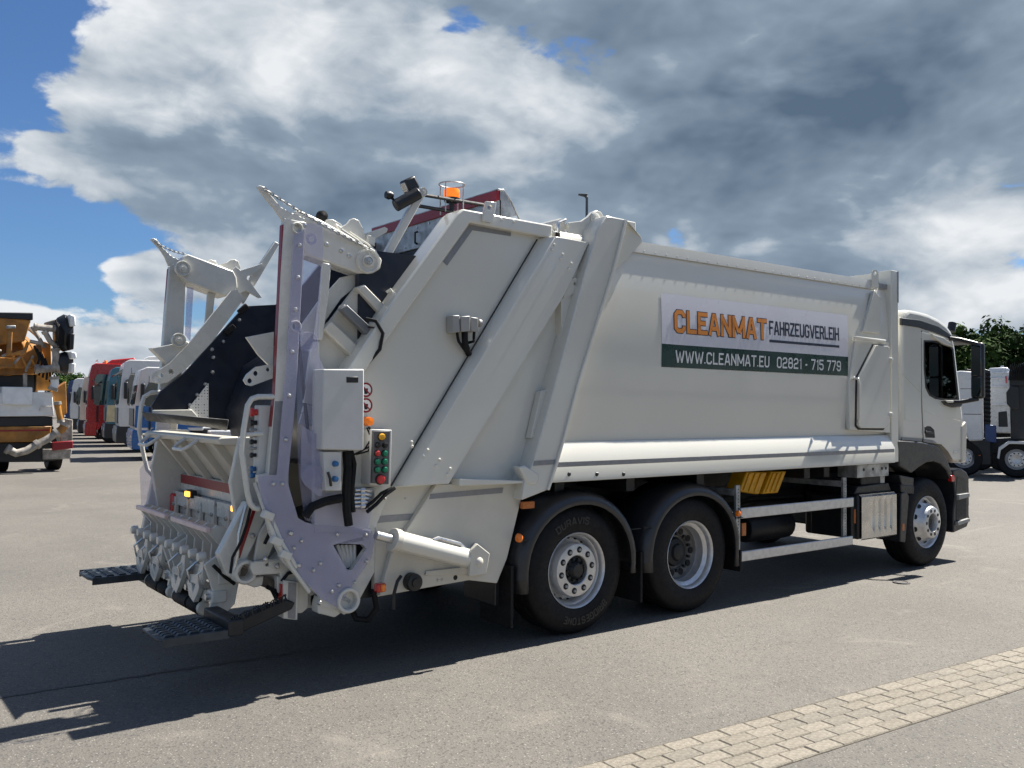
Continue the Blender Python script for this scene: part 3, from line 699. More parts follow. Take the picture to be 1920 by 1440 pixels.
# ================================================================== tailgate and rear loader
def bolt_row(parent, pts, y, r=.012, m_=WHITE, name='bolt', h=.012):
    for (u, v) in pts:
        x, z = at_y(u, v, y); MB().lathe([(0, -h), (r*.6, -h*.9), (r*.95, -h*.4), (r*1.15, 0), (r*1.15, .003)], (x, y, z), 'y', 12).build(name, m_, parent)
tg = plate('tailgate_side', [(872, 400), (1036, 430), (1062, 460), (1100, 470), (1075, 600), (1004, 868), (985, 905), (735, 914), (700, 1000), (590, 1000), (590, 800), (640, 716)], -1.17, .05, WHITE, T)
MB().prism(PY(1.17, *[(0, 0)]*3), 0, .001) if False else None
# far side twin of the tailgate wall
far = [(x, z) for x, z in PY(-1.17, (872, 400), (1036, 430), (1062, 460), (1100, 470), (1075, 600), (1004, 868), (985, 905), (735, 914), (640, 716))]
MB().prism(far, 1.10, 1.15).build('tailgate_side', WHITE, T)
fr = plate('tailgate_frame', [(856, 401), (868, 391), (1037, 422), (1035, 447), (882, 417), (831, 490), (715, 652), (668, 722), (622, 742), (742, 556)], -1.235, .22, WHITE, T, .014)
plate('reflective_stripe', [(882, 419), (958, 432), (958, 443), (886, 431.5), (838.5, 498), (830.5, 490.5)], -1.173, .003, TAPE, tg, 0)
bolt_row(fr, [(940, 412), (963, 416)], -1.235, .010)
plate('lifting_lug', [(912, 377), (931, 379), (926, 414), (921, 417), (907, 415), (905, 410)], -1.262, .025, WHITE, fr, .004, [ring_px(919, 389, 5)])
# diagonal cover beam with one chamfered edge
S = [p3(1008, 447, -1.168), p3(732, 913, -1.168)]; C1 = [p3(1042, 443, -1.275), p3(757, 912, -1.275)]
E1 = [p3(1104, 455, -1.275), p3(1062, 548, -1.275), p3(1004, 640, -1.275), p3(842, 907, -1.275)]
b = MB()
def lrp(a, c, t): return tuple(a[i]+(c[i]-a[i])*t for i in range(3))
N_ = 8; rows_ = []
for i in range(N_+1):
    t = i/N_; e = E1[0] if t == 0 else None
    # follow right edge by its length
    tt = t*3; k_ = min(2, int(tt)); e = lrp(E1[k_], E1[k_+1], tt-k_)
    tl = (e[2]-E1[0][2])/(E1[3][2]-E1[0][2]); s_ = lrp(S[0], S[1], tl); c1 = lrp(C1[0], C1[1], tl); c1b = lrp(s_, c1, .86); c1a = lrp(c1, e, .06)
    rows_.append([s_, lrp(s_, c1, .5), (c1b[0], c1b[1], c1b[2]), (c1[0], c1[1]+.002, c1[2]), c1a, e, (e[0], -1.168, e[2])])
b.grid(rows_); kk = 7; b.f.append(tuple(range(kk))); b.sm.append(False); b.f.append(tuple(range(N_*kk, N_*kk+kk))); b.sm.append(False)
beam = b.build('diagonal_cover', WHITE, T, .004)
bolt_row(beam, [(772, 829), (773, 837), (802, 844), (795, 855), (824, 862), (817, 874), (844, 879), (838, 890), (1039, 459), (1034, 468), (1055, 477), (1050, 486), (1071, 494), (1066, 504)], -1.275, .011)
MB().tube([p3(1007, 449, -1.19), p3(733, 911, -1.19)], .006, 6).build('seam_seal', SEAL, tg)
# rear pillar of the body (hinge side)
rp = plate('rear_pillar', [(1137, 404), (1173, 411), (1149, 507), (1084, 717), (1056, 824), (1041, 875), (1033, 900), (1027, 919), (979, 938), (985, 900), (1000, 867), (1052, 680), (1095, 520), (1120, 430)], -1.330, .30, WHITE, T, .010)
plate('pillar_flange', [(1173, 411), (1177, 414), (1153, 508), (1088, 718), (1060, 824), (1045, 876), (1031, 919), (1027, 919), (1041, 875), (1056, 824), (1084, 717), (1149, 507)], -1.352, .05, WHITE, rp, .003)
plate('pillar_wing', [(1176, 414), (1204, 446), (1204, 455), (1152, 508)], -1.245, .012, WHITE, rp, .003)
MB().add([p3(1175, 413, -1.31), p3(1204, 447, -1.24), p3(1204, 447, -.9), p3(1175, 413, -.9)], [(0, 1, 2, 3)]).build('pillar_wing_top', WHITE, rp)
MB().box2((.52, -1.15, 3.215), (.72, 1.15, 3.42)).build('rear_roof_beam', WHITE, T, .01)
plate('reflective_stripe', [(1002, 864), (1044, 861.5), (1041.5, 870.5), (1000, 873.5)], -1.334, .004, TAPE, rp, 0)
hb = plate('hinge_bracket', [(1066, 417), (1090, 414), (1102, 406), (1109, 398), (1118, 394), (1127, 397), (1132, 405), (1128, 423), (1109, 455), (1066, 452)], -1.16, .03, WHITE, T, .006)
x, z = at_y(1116.6, 409, -1.17)
MB().lathe([(0, -.025), (.018, -.025), (.02, -.018), (.03, -.018), (.045, -.012), (.05, 0)], (x, -1.165, z), 'y', 20).build('hinge_pin', WHITE, hb)
MB().lathe([(0, 0), (.055, 0), (.06, .01), (.06, .28), (0, .29)], (at_y(1050, 424, -1.1)[0], -1.12, at_y(1050, 424, -1.1)[1]), 'y', 20).build('hinge_barrel', WHITE, hb)
MB().tube([p3(1047, 450, -1.18), p3(1047, 432, -1.2), p3(1046, 418, -1.19), p3(1060, 412, -1.18)], .014, 8).build('hydraulic_fitting', LIP, hb)
MB().tube([p3(1045, 460, -1.16), p3(1046, 436, -1.2)], .018, 8).build('hose', RUBBER, hb)
MB().box2((-.30, -1.0, 3.16), (.6, 1.0, 3.24)).build('tailgate_roof', WHITE, T, .01)
# tailgate lock strut
st = plate('tailgate_strut', [(1069, 553), (1080, 566), (1037, 729), (1022, 733)], -1.225, .04, WHITE, T, .006)
plate('strut_sleeve', [(1015, 733), (1038, 728), (1036, 742), (1006, 818), (995, 822)], -1.245, .07, WHITE, st, .006)
plate('strut_ear', [(1067, 528), (1078, 520), (1086, 524), (1089, 534), (1084, 544), (1066, 556), (1056, 560)], -1.25, .025, WHITE, st, .004, [ring_px(1078, 532, 3)])
plate('lock_claw', [(974, 876), (985, 873), (1011, 888), (1012, 900), (1006, 910), (990, 908)], -1.34, .10, WHITE, st, .014)
MB().cyl(p3(991, 868, -1.27), p3(989, 885, -1.27), .014, 10).build('lock_pin', WHITE, st)
# lower side
lo = plate('lower_side_panel', [(735, 912), (983, 903), (979, 921), (950, 1047), (931, 1094), (880, 1087), (709, 1119), (702, 1119), (704, 985)], -1.165, .05, CREAM, T)
plate('flared_panel', [(818, 908), (983, 903), (981, 921), (951, 1047), (932, 1094), (880, 1088), (712, 1118), (733, 1040)], -1.215, .05, CREAM, lo, .006)
MB().prism([(a, b_) for a, b_ in PY(-1.2, (846, 896), (978, 900), (976, 904), (846, 909))], -1.31, -1.16).build('shelf_flange', WHITE, lo, .004)
plate('reflective_stripe', [(807, 926), (944, 914), (942, 924.5), (805, 936)], -1.218, .003, TAPE, lo, 0)
plate('reflective_stripe', [(696, 969), (784, 962), (782, 974), (694, 982)], -1.169, .004, TAPE, lo, 0)
MB().prism(PY(-1.165, (735, 912), (983, 903), (979, 921), (950, 1047), (931, 1094), (880, 1087), (709, 1119), (640, 1128), (620, 985)), 1.12, 1.17).build('lower_side_panel', CREAM, T)
MB().prism(PY(-1.165, (820, 1000), (931, 1094), (880, 1090), (709, 1122), (640, 1131), (630, 1080)), -1.11, 1.11).build('tailgate_floor', CHASSIS, T)
MB().prism([(-.80, .5), (-.86, .5), (-.50, 1.24), (-.42, 1.24)], -1.1, 1.1).build('tailgate_front_wall', CHASSIS, T)
# working cylinder
a, b_ = Vector(p3(742, 1013, -1.33)), Vector(p3(884, 1049, -1.33)); dv = (b_-a).normalized()
cy = MB().cyl(a, b_, .070, 24).build('lift_cylinder', WHITE, T, .006)
MB().cyl(a-dv*.03, a+dv*.02, .078, 24).build('cylinder_gland', CREAM, cy, .004)
MB().cyl(a-dv*.16, a, .030, 16).build('piston_rod', LIP, cy)
MB().tube([a+dv*.30+Vector((0, -.02, .066)), a+dv*.34+Vector((0, -.02, .088)), b_-dv*.12+Vector((0, -.02, .088)), b_-dv*.02+Vector((0, .02, .05))], .014, 8).build('hydraulic_pipe', LIP, cy)
plate('cylinder_bracket', [(895, 1019), (919, 1038), (912, 1077), (880, 1081), (884, 1032)], -1.40, .03, CREAM, cy, .006)
plate('cylinder_bracket', [(895, 1019), (919, 1038), (912, 1077), (880, 1081), (884, 1032)], -1.26, .04, CREAM, cy, .006)
bolt_row(cy, [(899, 1054)], -1.40, .03, CREAM, 'pivot_pin', .015)
plate('bracket_foot', [(800, 1071), (880, 1062), (878, 1077), (798, 1079)], -1.235, .03, CREAM, cy, .004)
bolt_row(lo, [(854, 1083)], -1.216, .016, HOLE, 'drain_hole', .002); bolt_row(lo, [(821, 1088), (829, 1087), (722, 960-25), (760, 935)], -1.217, .009, CREAM)
hk = MB().lathe([(0, -.10), (.03, -.10), (.032, -.09), (.058, -.085), (.062, -.07), (.062, -.02), (.045, 0), (.045, .06)], (at_y(767, 1089, -1.2)[0], -1.2, at_y(767, 1089, -1.2)[1]), 'y', 24).build('air_coupling', BLACK, T)
MB().tube([p3(752, 1080, -1.26), p3(745, 1090, -1.27), p3(739, 1112, -1.27), p3(738, 1142, -1.27)], .012, 8).build('release_lever', BLACK, hk)
MB().box((at_y(711, 1101, -1.24)[0], -1.25, at_y(711, 1101, -1.24)[1]), (.07, .06, .06)).build('marker_lamp', REDL, T, .012)
MB().box((at_y(717, 1102, -1.27)[0], -1.265, at_y(717, 1102, -1.27)[1]), (.035, .06, .05)).build('marker_lamp', ORANGE, T, .01)
MB().tube([p3(700, 1105, -1.15), p3(706, 1140, -1.15), p3(690, 1162, -1.12), p3(668, 1160, -1.08), p3(660, 1145, -1.05)], .022, 8).build('hydraulic_hose', RUBBER, T)
# junction boxes on the side
jb = plate('junction_box', [(849, 591), (862, 591), (863, 622), (850, 624)], -1.27, .09, GREY, T, .006)
plate('box_body', [(865, 593), (882, 592), (882, 621), (866, 622)], -1.28, .10, GREY, jb, .006); plate('box_body', [(883, 594), (897, 596), (897, 622), (884, 621)], -1.27, .09, GREY, jb, .006)
MB().cyl(p3(897, 606, -1.24), p3(901, 606, -1.24), .03, 10).build('socket', GREY, jb)
for (q0, q1, q2) in (((857, 624), (860, 640), (874, 660)), ((871, 622), (872, 645), (879, 664)), ((889, 622), (888, 640), (877, 643))):
    MB().tube([p3(*q0, -1.23), p3((q0[0]+q1[0])/2, (q0[1]+q1[1])/2+2, -1.24), p3(*q1, -1.24), p3(*q2, -1.19)], .011 if q0[0] != 871 else .024, 8).build('cable', RUBBER, jb)
# control cabinet, button box, switch box
cab_ = MB().prism(PY(-1.36, (606, 692), (683, 692), (682, 844), (604, 843)), -1.36, -1.20).build('control_cabinet', LGREY, T, .008)
plate('display', [(650, 706.5), (672, 706.5), (672, 717.5), (650, 717.5)], -1.364, .006, BLACK, cab_, .002)
bp = plate('button_panel', [(701, 808), (732, 808), (729, 908), (698, 906)], -1.33, .03, mat('button_panel_grey', (.10, .10, .10), .5, 0, .06, 20), T, .003)
plate('panel_back', [(697, 805), (735, 806), (732, 911), (694, 909)], -1.302, .13, LGREY, bp, .004)
for (u, v, r, m_) in ((715, 819, .026, YELLOW), (708, 834.7, .020, BLACK), (721.4, 834.7, .020, BLACK), (707, 850, .021, REDB), (720.6, 850, .022, GREENB), (706.7, 865.6, .022, GREENB), (720.6, 865.6, .022, GREENB),
                      (706.7, 880.6, .022, GREENB), (720.6, 880.6, .022, GREENB), (712.8, 898.6, .034, REDB)):
    x, z = at_y(u, v, -1.33); bt = MB().lathe([(0, -.022), (r*.7, -.021), (r*.85, -.016), (r*.88, 0)], (x, -1.33, z), 'y', 18).build('push_button', m_, bp)
    MB().lathe([(r*.85, -.006), (r*1.05, -.006), (r*1.12, .001)], (x, -1.33, z), 'y', 18).build('bezel', BLACK, bt)
sb = plate('switch_box', [(606, 847), (641, 847), (640, 920), (611, 920)], -1.33, .12, LGREY, T, .005)
for (u, v) in ((627.5, 869.5), (627, 898)):
    x, z = at_y(u, v, -1.33); MB().lathe([(0, -.03), (.017, -.028), (.02, 0)], (x, -1.33, z), 'y', 14).build('knob', BLUEB, sb)
MB().tube([p3(615, 885, -1.35), p3(619, 897, -1.36), p3(620.5, 911, -1.35)], .010, 8).build('lever', BLACK, sb)
# prohibition stickers
for v in (731, 760):
    x, z = at_y(686, v, -1.172); s_ = MB().lathe([(.038, 0), (.050, 0), (.050, .002)], (x, -1.1735, z), 'y', 28).build('warning_sticker', REDT, tg)
    MB().lathe([(0, 0), (.038, 0)], (x, -1.1732, z), 'y', 24).build('sticker_ground', INKW, s_)
    MB().box((x, -1.1745, z), (.085, .001, .009), Matrix.Rotation(R(45), 3, 'Y')).build('sticker_bar', REDT, s_)
    MB().prism([(x-.012, z-.028), (x+.012, z-.028), (x+.016, z+.010), (x-.016, z+.010)], -1.1738, -1.1733).build('sticker_figure', SEAL, s_)
# cables and hoses at the cabinet
for (pts, r) in (([(650, 846), (652, 880), (649, 925), (650, 955), (654, 985)], .030), ([(658, 846), (664, 870), (659, 925), (662, 960)], .018), ([(640, 934), (610, 940), (585, 950), (572, 968)], .030),
                 ([(690, 800), (700, 815), (692, 838), (665, 852)], .006), ([(688, 802), (696, 822), (684, 842), (664, 852)], .006), ([(692, 800), (704, 822), (690, 846), (668, 852)], .006),
                 ([(740, 915), (722, 928), (705, 946), (688, 960)], .014), ([(735, 915), (715, 925), (700, 940), (684, 952)], .012)):
    MB().tube([p3(u, v, -1.27) for u, v in pts], r, 8).build('cable', RUBBER, cab_)
MB().lathe([(0, -.03), (.03, -.025), (.035, .03)], (at_y(688, 790, -1.2)[0], -1.22, at_y(688, 790, -1.2)[1]), 'y', 10).build('cable_plug', ORANGE, cab_)
vb = MB().box2((*(at_y(666, 935, -1.2)[0:1]), -1.22, at_y(666, 955, -1.2)[1]), (at_y(700, 935, -1.2)[0], -1.10, at_y(666, 915, -1.2)[1])).build('valve_block', GALV, T, .006)
for i in range(5):
    v = 919+i*7.5; MB().tube([p3(666-i, v, -1.26), p3(684, v-1, -1.27), p3(696-i*1.5, v+2, -1.25)], .010, 8).build('hydraulic_fitting', LIP, vb)
    MB().cyl(p3(676, v, -1.268), p3(684, v-1, -1.27), .016, 6).build('union_nut', LIP, vb)
# ---- hopper inside
plate('hopper_lining', [(284, 762), (300, 735), (345, 700), (459, 574), (518, 571), (565, 539), (604, 492), (660, 455), (740, 455), (790, 560), (700, 800), (400, 806), (380, 786), (290, 772)], .95, .03, NAVY, T, .003)
MB().prism([(-.72, 2.55), (-1.5, 2.45), (-1.95, 2.15), (-2.1, 1.75), (-2.0, 1.4), (-1.5, 1.3), (-.7, 1.4)], -1.0, .94).build('packer_plate', NAVY, T, .02)
MB().box2((-1.9, -1.08, 1.3), (-.62, -1.02, 2.9)).build('hopper_lining', NAVY, T)
pp = MB().prism(PY(.90, (391, 719), (391, 787), (373, 786), (354, 766)), .90, .92).build('perforated_screen', PERF, T)
MB().prism(PY(.90, (286, 769), (358, 768), (374, 786), (330, 784), (288, 778)), .88, .92).build('screen_ledge', WHITE2, pp, .004)
for (u, v) in ((386, 720), (371, 740), (357, 759), (400, 698), (401, 670), (399, 655), (450, 600), (420, 640)): 
    x, z = at_y(u, v, .93); MB().lathe([(0, -.012), (.012, -.01), (.016, 0), (.016, .02)], (x, .945, z), 'y', 8).build('bolt', LIP, pp)
MB().prism(PY(-1.02, (570, 758), (606, 768), (606, 802), (560, 795)), -1.03, -1.01).build('perforated_screen', PERF, T)
hd = MB().box2((-.655, -1.0, 3.215), (-.62, 1.02, 3.445)).build('hood_panel', GALV, T, .006)
MB().box2((-.668, -1.0, 3.432), (-.63, 1.02, 3.515)).build('red_marking_band', REDT, hd, .004)
MB().box2((-.662, -1.01, 3.512), (-.60, 1.03, 3.524)).build('hood_edge', GALV, hd, .003)
plate('hood_end_plate', [(936, 355), (945, 354), (969, 404), (955, 408), (937, 410)], -1.0, .012, GALV, hd, .002)
MB().tube([p3(948, 362, -.98), p3(958, 378, -.96), p3(974, 412, -.94)], .008, 6).build('hood_stay', GALV, hd)
MB().box2((-.660, -.55, 3.23), (-.656, -.05, 3.36)).build('type_plate', mat('worn_plate', (.52, .54, .54), .5, .2, .3, 30), hd)
MB().tube([(-.665, .18, 3.25), (-.69, .18, 3.26), (-.69, .18, 3.35), (-.665, .18, 3.36)], .010, 6).build('pull_handle', BLACK, hd)
MB().box2((-.64, -1.0, 2.4), (-.60, 1.0, 3.22)).build('hood_skirt', BLACK, hd)
for (yy, zz) in ((.4, 3.40), (.2, 3.405), (0, 3.41), (-.2, 3.405), (.6, 3.26), (.4, 3.25)): MB().lathe([(0, -.008), (.010, -.007), (.013, 0)], (-.655, yy, zz), 'x', 8).build('bolt', LIP, hd)
bs = MB().prism(PX(-1.15, (724, 506), (758, 498), (768, 505), (768, 512), (726, 521)), -1.17, -.9, axis='x').build('slide_beam', mat('dark_blue_steel', (.03, .05, .085), .4, .2, .1), T, .006)
# cream inner flange with ribs on the near side
fl = plate('hopper_flange', [(668, 538), (700, 532), (763, 522), (742, 556), (690, 640), (650, 705), (622, 742), (598, 742), (598, 640), (612, 612)], -1.06, .04, CREAM, T, .005)
for pts in ([(669, 539), (684, 533), (728, 578), (716, 592)], [(608, 618), (622, 601), (676, 652), (662, 670)], [(640, 577), (646, 569), (712, 632), (706, 642)]):
    plate('flange_rib', pts, -1.12, .07, CREAM, fl, .010)
lb = plate('work_lamp_bar', [(640, 580), (651, 571), (710, 626), (699, 638)], -1.17, .06, mat('lamp_bar_grey', (.16, .165, .175), .4, .2, .05, 12), T, .006)
MB().tube([p3(740, 556, -1.13), p3(660, 690, -1.13)], .010, 8).build('conduit', WHITE, fl); MB().tube([p3(733, 573, -1.13), p3(651, 705, -1.13)], .010, 8).build('conduit', WHITE, fl)
MB().tube([p3(725, 548, -1.10), p3(732, 543, -1.12), p3(738, 552, -1.13), p3(736, 585, -1.13)], .012, 8).build('conduit', WHITE, fl)
MB().tube([p3(686, 598, -1.19), p3(705, 602, -1.24), p3(718, 625, -1.26), p3(712, 655, -1.24), p3(682, 690, -1.20)], .013, 8).build('cable', RUBBER, lb)
MB().tube([p3(690, 612, -1.19), p3(708, 616, -1.22), p3(716, 640, -1.23), p3(702, 668, -1.22), p3(680, 688, -1.20)], .009, 8).build('cable', RUBBER, lb)
# ---- lifter, one frame for each side
YR, YL = -1.16, 1.08
def disc(parent, u, v, y, r, m_=WHITE, name='pivot_disc', h=.03):
    x, z = at_y(u, v, y); o = MB().lathe([(0, -h*1.6), (r*.22, -h*1.6), (r*.26, -h), (r*.5, -h), (r*.55, -h*.6), (r*.80, -h*.6), (r*.86, -h), (r*.95, -h), (r, -h*.7), (r, 0)], (x, y, z), 'y', 28); return o.build(name, m_, parent)
pr_ = plate('lifter_post', [(533, 409), (575, 417), (572, 430), (556, 730), (541, 888), (541, 910), (559.5, 972), (573, 980), (598, 985.6), (695, 990), (723, 994), (727.5, 1008), (728, 1026), (666.6, 1139), (646, 1153), (629, 1143), (598, 1136), (601, 1119), (567, 1091), (532, 1053), (508, 1002), (484, 905), (484, 890), (502, 888), (516, 735), (526, 520)],
            YR, .05, WHITE2, T, .006, [[(625, 1022), (636, 1019), (680, 1021), (687, 1029), (660, 1069), (651, 1069)], ring_px(556.5, 428, 6), ring_px(553.5, 612, 6)], )
MB().prism([(x-.002, z) for x, z in PY(YR, (530.5, 421), (526, 520), (516, 735), (509, 800))]+[(x+.006, z) for x, z in PY(YR, (509, 800), (516, 735), (526, 520), (530.5, 421))], YR+.004, YR+.046).build('red_edge_tape', REDT, pr_)
plate('grey_tape', [(516, 752), (530.5, 752), (519, 891), (505, 890)], YR-.004, .003, TAPE, pr_, 0)
for (u, v) in ((556.5, 428), (553.5, 612)):
    x, z = at_y(u, v, YR); MB().lathe([(.026, .02), (.026, -.014), (.034, -.018), (.040, -.010), (.040, .01)], (x, YR, z), 'y', 20).build('bush', WHITE2, pr_)
cvr = plate('post_cover', [(551, 440), (572, 428), (572, 440), (556, 735), (541, 888), (541, 910), (559, 971), (573, 979), (598, 984.5), (694, 990), (703, 1010), (697, 1045), (632, 1140), (600, 1120), (566, 1085), (515, 1000), (492, 940), (483, 893), (519, 891), (531, 750), (537, 690), (544, 560)],
             YR-.040, .006, LILAC, T, 0, [[(625, 1022), (636, 1019), (680, 1021), (687, 1029), (660, 1069), (651, 1069)]])
bolt_row(cvr, [(572, 423), (562, 460), (559, 520), (554, 580), (548, 660), (542, 742), (536, 824), (512, 907), (529, 907), (565, 1014), (551, 1027), (600, 1056), (587, 1069), (632, 1002), (686, 1003), (687, 1052), (665, 1092), (635, 1097), (622, 1109)], YR-.041, .013, LIP, 'dome_bolt', .014)
x, z = at_y(582, 449, YR-.03); MB().lathe([(.020, 0), (.036, 0), (.036, .006), (.020, .006), (.020, 0)], (x, YR-.046, z), 'y', 20).build('cover_lug', LILAC, cvr)
sh_ = plate('clear_guard_sheet', [(574, 419), (600, 419), (606, 428), (606, 470), (600, 560), (596, 660), (607, 690), (607, 830), (604, 900), (612, 925), (690, 930), (697, 960), (690, 990), (600, 985), (572, 975), (560, 890), (557, 740)], YR-.075, .005, CLEAR, T, 0)
plate('guard_sheet_flap', [(566, 798), (604, 820), (603, 930), (597, 930), (572, 910), (564, 895)], YR-.115, .006, LILAC, sh_, 0)
disc(sh_, 586, 892, YR-.12, .075, LILAC, 'round_guard', .02)
disc(sh_, 576, 641, YR-.06, .065, CLEAR, 'round_guard', .02)
x, z = at_y(648, 1124, YR); MB().lathe([(.060, .05), (.060, -.05), (.066, -.056), (.078, -.056), (.084, -.05), (.084, .05)], (x, YR, z), 'y', 28).build('pipe_end', WHITE2, pr_)
for k_ in range(4): MB().tube([p3(640+k_*4, 1118+k_*3, YR+.02), p3(646+k_*3, 1122+k_*2, YR-.005), p3(655+k_, 1128, YR+.03)], .012, 8).build('hose', LGREY, pr_)
for k_ in range(5): MB().tube([p3(632+k_*8, 1022, YR+.07), p3(640+k_*6, 1042, YR+.05), p3(648+k_*4, 1068, YR+.07)], .014, 8).build('hose', LGREY, pr_)
plate('web_plate', [(600, 995), (700, 995), (705, 1010), (610, 1012)], YR+.10, .02, WHITE2, pr_)
plate('side_lug', [(596, 1136), (601, 1119), (625, 1135), (640, 1150), (628, 1158), (596, 1150)], YR+.02, .10, WHITE2, pr_, .008)
# right upper arm
hr = plate('horn', [(482, 350), (487, 347), (496, 350), (505, 362), (527, 388), (545, 398), (575, 411), (565, 420), (533, 417), (522, 402), (515, 392), (500, 374)], YR+.01, .022, WHITE2, T, .004)
ar = MB().prism(PY(-1.08, (551, 397), (560, 393), (600, 412), (705, 470), (716, 488), (712, 505), (698, 513), (672, 513), (573, 478)), -1.09, -.93).build('upper_arm', WHITE2, T, .012)
disc(ar, 687, 491, -1.09, .085, WHITE2); disc(ar, 690, 489, -1.12, .03, LIP, 'pivot_nut', .02)
plate('arm_fin', [(628, 418), (640, 425), (650, 420), (657, 411), (664, 409), (673, 413), (682, 430), (686, 450), (670, 452), (640, 436)], -1.02, .018, WHITE2, ar, .004)
plate('arm_fin', [(600, 425), (612, 412), (624, 411), (640, 420), (650, 440), (620, 440)], -.95, .018, WHITE2, ar, .004)
plate('arm_finger', [(684, 438), (722, 425), (728, 429), (725, 436), (700, 450), (688, 456)], -1.0, .02, WHITE2, ar, .004)
plate('arm_bracket', [(690, 440), (704, 444), (703, 462), (690, 455)], -1.05, .03, WHITE2, ar, .004)
MB().lathe([(0, -.03), (.035, -.02), (.04, .01), (.03, .04), (0, .045)], (at_y(604, 405, -.95)[0], -.95, at_y(604, 405, -.95)[1]), 'y', 12).build('rubber_stop', RUBBER, ar)
def chain(name, a, b_, sag, parent, n=34):
    a = Vector(a); b_ = Vector(b_); m = MB()
    for i in range(n):
        t = (i+.5)/n; c = a.lerp(b_, t)-Vector((0, 0, sag*4*t*(1-t))); d = (b_-a).normalized(); L_ = (b_-a).length/n*.72
        s2 = Vector((0, 1, 0)) if i % 2 else d.cross(Vector((0, 1, 0))).normalized()
        m.tube([c+d*(L_*math.cos(k_*math.pi/4))+s2*(.009*math.sin(k_*math.pi/4)) for k_ in range(9)], .004, 5, cap=False)
    return m.build(name, GALV, parent)
chain('chain', p3(494, 353, YR-.01), p3(699, 469, -1.10), .02, ar)
rod = plate('guide_bar', [(606, 492), (621, 495), (616, 560), (605, 638), (590, 636), (600, 560)], -1.10, .03, WHITE2, T, .005)
plate('guide_bar_foot', [(583, 655), (590, 640), (600, 640), (600, 690), (592, 760), (570, 755), (578, 690)], -1.08, .03, WHITE2, rod, .005)
ls = plate('lamp_stay', [(701, 512), (718, 512), (720, 506), (799, 364), (797, 358), (791, 355), (786, 358)], -1.02, .05, WHITE2, T, .006)
disc(ls, 793, 360, -1.02, .034, WHITE2, 'stay_end', .012)
plate('diagonal_link', [(598, 565), (640, 520), (672, 512), (676, 530), (640, 560), (612, 600), (566, 650), (566, 610)], -1.0, .03, WHITE2, ar, .006)
fn = plate('catch_funnel', [(462, 632), (514, 622), (512, 692), (484, 664)], -1.02, .03, WHITE2, T, .004)
plate('catch_strap', [(512, 682), (480, 688), (463, 702), (457, 713), (462, 721), (471, 724), (512, 709)], -1.06, .02, WHITE2, fn, .004, [ring_px(503, 693, 4), ring_px(480, 700, 5), ring_px(469, 714, 5)])
# left arm and post
pl_ = plate('lifter_post', [(318, 500), (336, 490), (349, 500), (348, 534), (344, 640), (340, 720), (334, 790), (322, 930), (316, 990), (300, 1075), (270, 1062), (266, 1000), (290, 880), (300, 720), (306, 640)], YL, .06, WHITE2, T, .006)
MB().prism(PY(YL, (317.2, 503), (318.5, 503), (308, 640), (306.6, 640)), YL+.035, YL+.063).build('red_edge_tape', REDT, pl_)
plate('post_cover', [(351, 537), (363, 540), (357, 640), (347, 628)], YL-.04, .006, LILAC, T, 0)
plate('post_cover', [(262, 880), (288, 850), (300, 720), (322, 780), (306, 940), (285, 985), (266, 965)], YL-.09, .006, CLEAR, T, 0)
plate('horn', [(282, 449), (288, 446), (296, 451), (307, 466), (323, 481), (340, 489), (330, 497), (316, 499), (309, 482), (300, 468)], YL+.01, .022, WHITE2, T, .004)
al = MB().prism(PY(1.0, (337, 492), (345, 480), (352, 476), (438, 508), (444, 520), (446, 540), (426, 556), (347, 527), (336, 512)), 1.0, 1.24).build('upper_arm', WHITE2, T, .010)
disc(al, 341.5, 504, 1.0, .065, WHITE2)
plate('arm_head', [(432, 512), (442, 500), (451, 507), (474, 500), (491, 494), (493, 498), (474, 515), (468, 525), (474, 535), (491, 558), (486, 559), (462, 545), (446, 552), (436, 545)], 1.02, .03, WHITE2, al, .004, [ring_px(468, 521, 5)])
plate('arm_fin', [(412, 496), (425, 492), (432, 487), (440, 486), (447, 490), (452, 502), (446, 512), (425, 506)], 1.10, .02, WHITE2, al, .004)
plate('arm_fin', [(385, 492), (395, 486), (405, 490), (412, 502)], 1.14, .02, WHITE2, al, .004)
chain('chain', p3(290, 452, YL), p3(348, 476, YL), .02, al, 14)
plate('guide_bar', [(390, 548), (404, 550), (398, 598), (384, 612)], 1.08, .03, WHITE2, al, .004)
plate('guide_strap', [(434, 545), (444, 542), (458, 560), (448, 573), (395, 645), (351, 690), (315, 717), (300, 720), (288, 717), (284, 710), (286, 700), (301, 692), (318, 681), (351, 648)], .96, .03, WHITE2, T, .006, [ring_px(293, 711, 5), ring_px(302, 703, 5), ring_px(321, 697, 5)])
plate('lamp_stay', [(457, 570), (446, 556), (516, 452), (525, 458)], 1.06, .04, WHITE2, T, .005)
MB().prism(PY(1.02, (282, 653), (350, 640), (362, 648), (315, 685)), 1.0, 1.10).build('catch_funnel', WHITE2, T, .006)
disc(al, 334, 638, 1.0, .06, WHITE2)
for (u, v) in ((455, 580), (430, 618)): MB().box((at_y(u, v, .93)[0], .92, at_y(u, v, .93)[1]), (.10, .04, .05), Matrix.Rotation(R(-45), 3, 'Y')).build('rubber_stop', RUBBER, al, .006)
# grab rails
for pts, y in (([(515, 744), (484, 744), (472, 748), (464.5, 760), (457, 805), (453, 847), (459, 888), (464, 925), (469, 944), (476, 952), (486, 954)], -1.14), ([(300, 735), (284, 736), (270, 744), (264, 765), (261, 805), (268, 847), (276, 880), (286, 891)], 1.08)):
    MB().tube([p3(u, v, y) for u, v in pts], .018, 12).build('grab_rail', WHITE2, T)
    u, v = pts[4]; MB().tube([p3(u+3, v+10, y), p3(u+35, v+8, y+.02)], .014, 8).build('rail_stay', WHITE2, T)
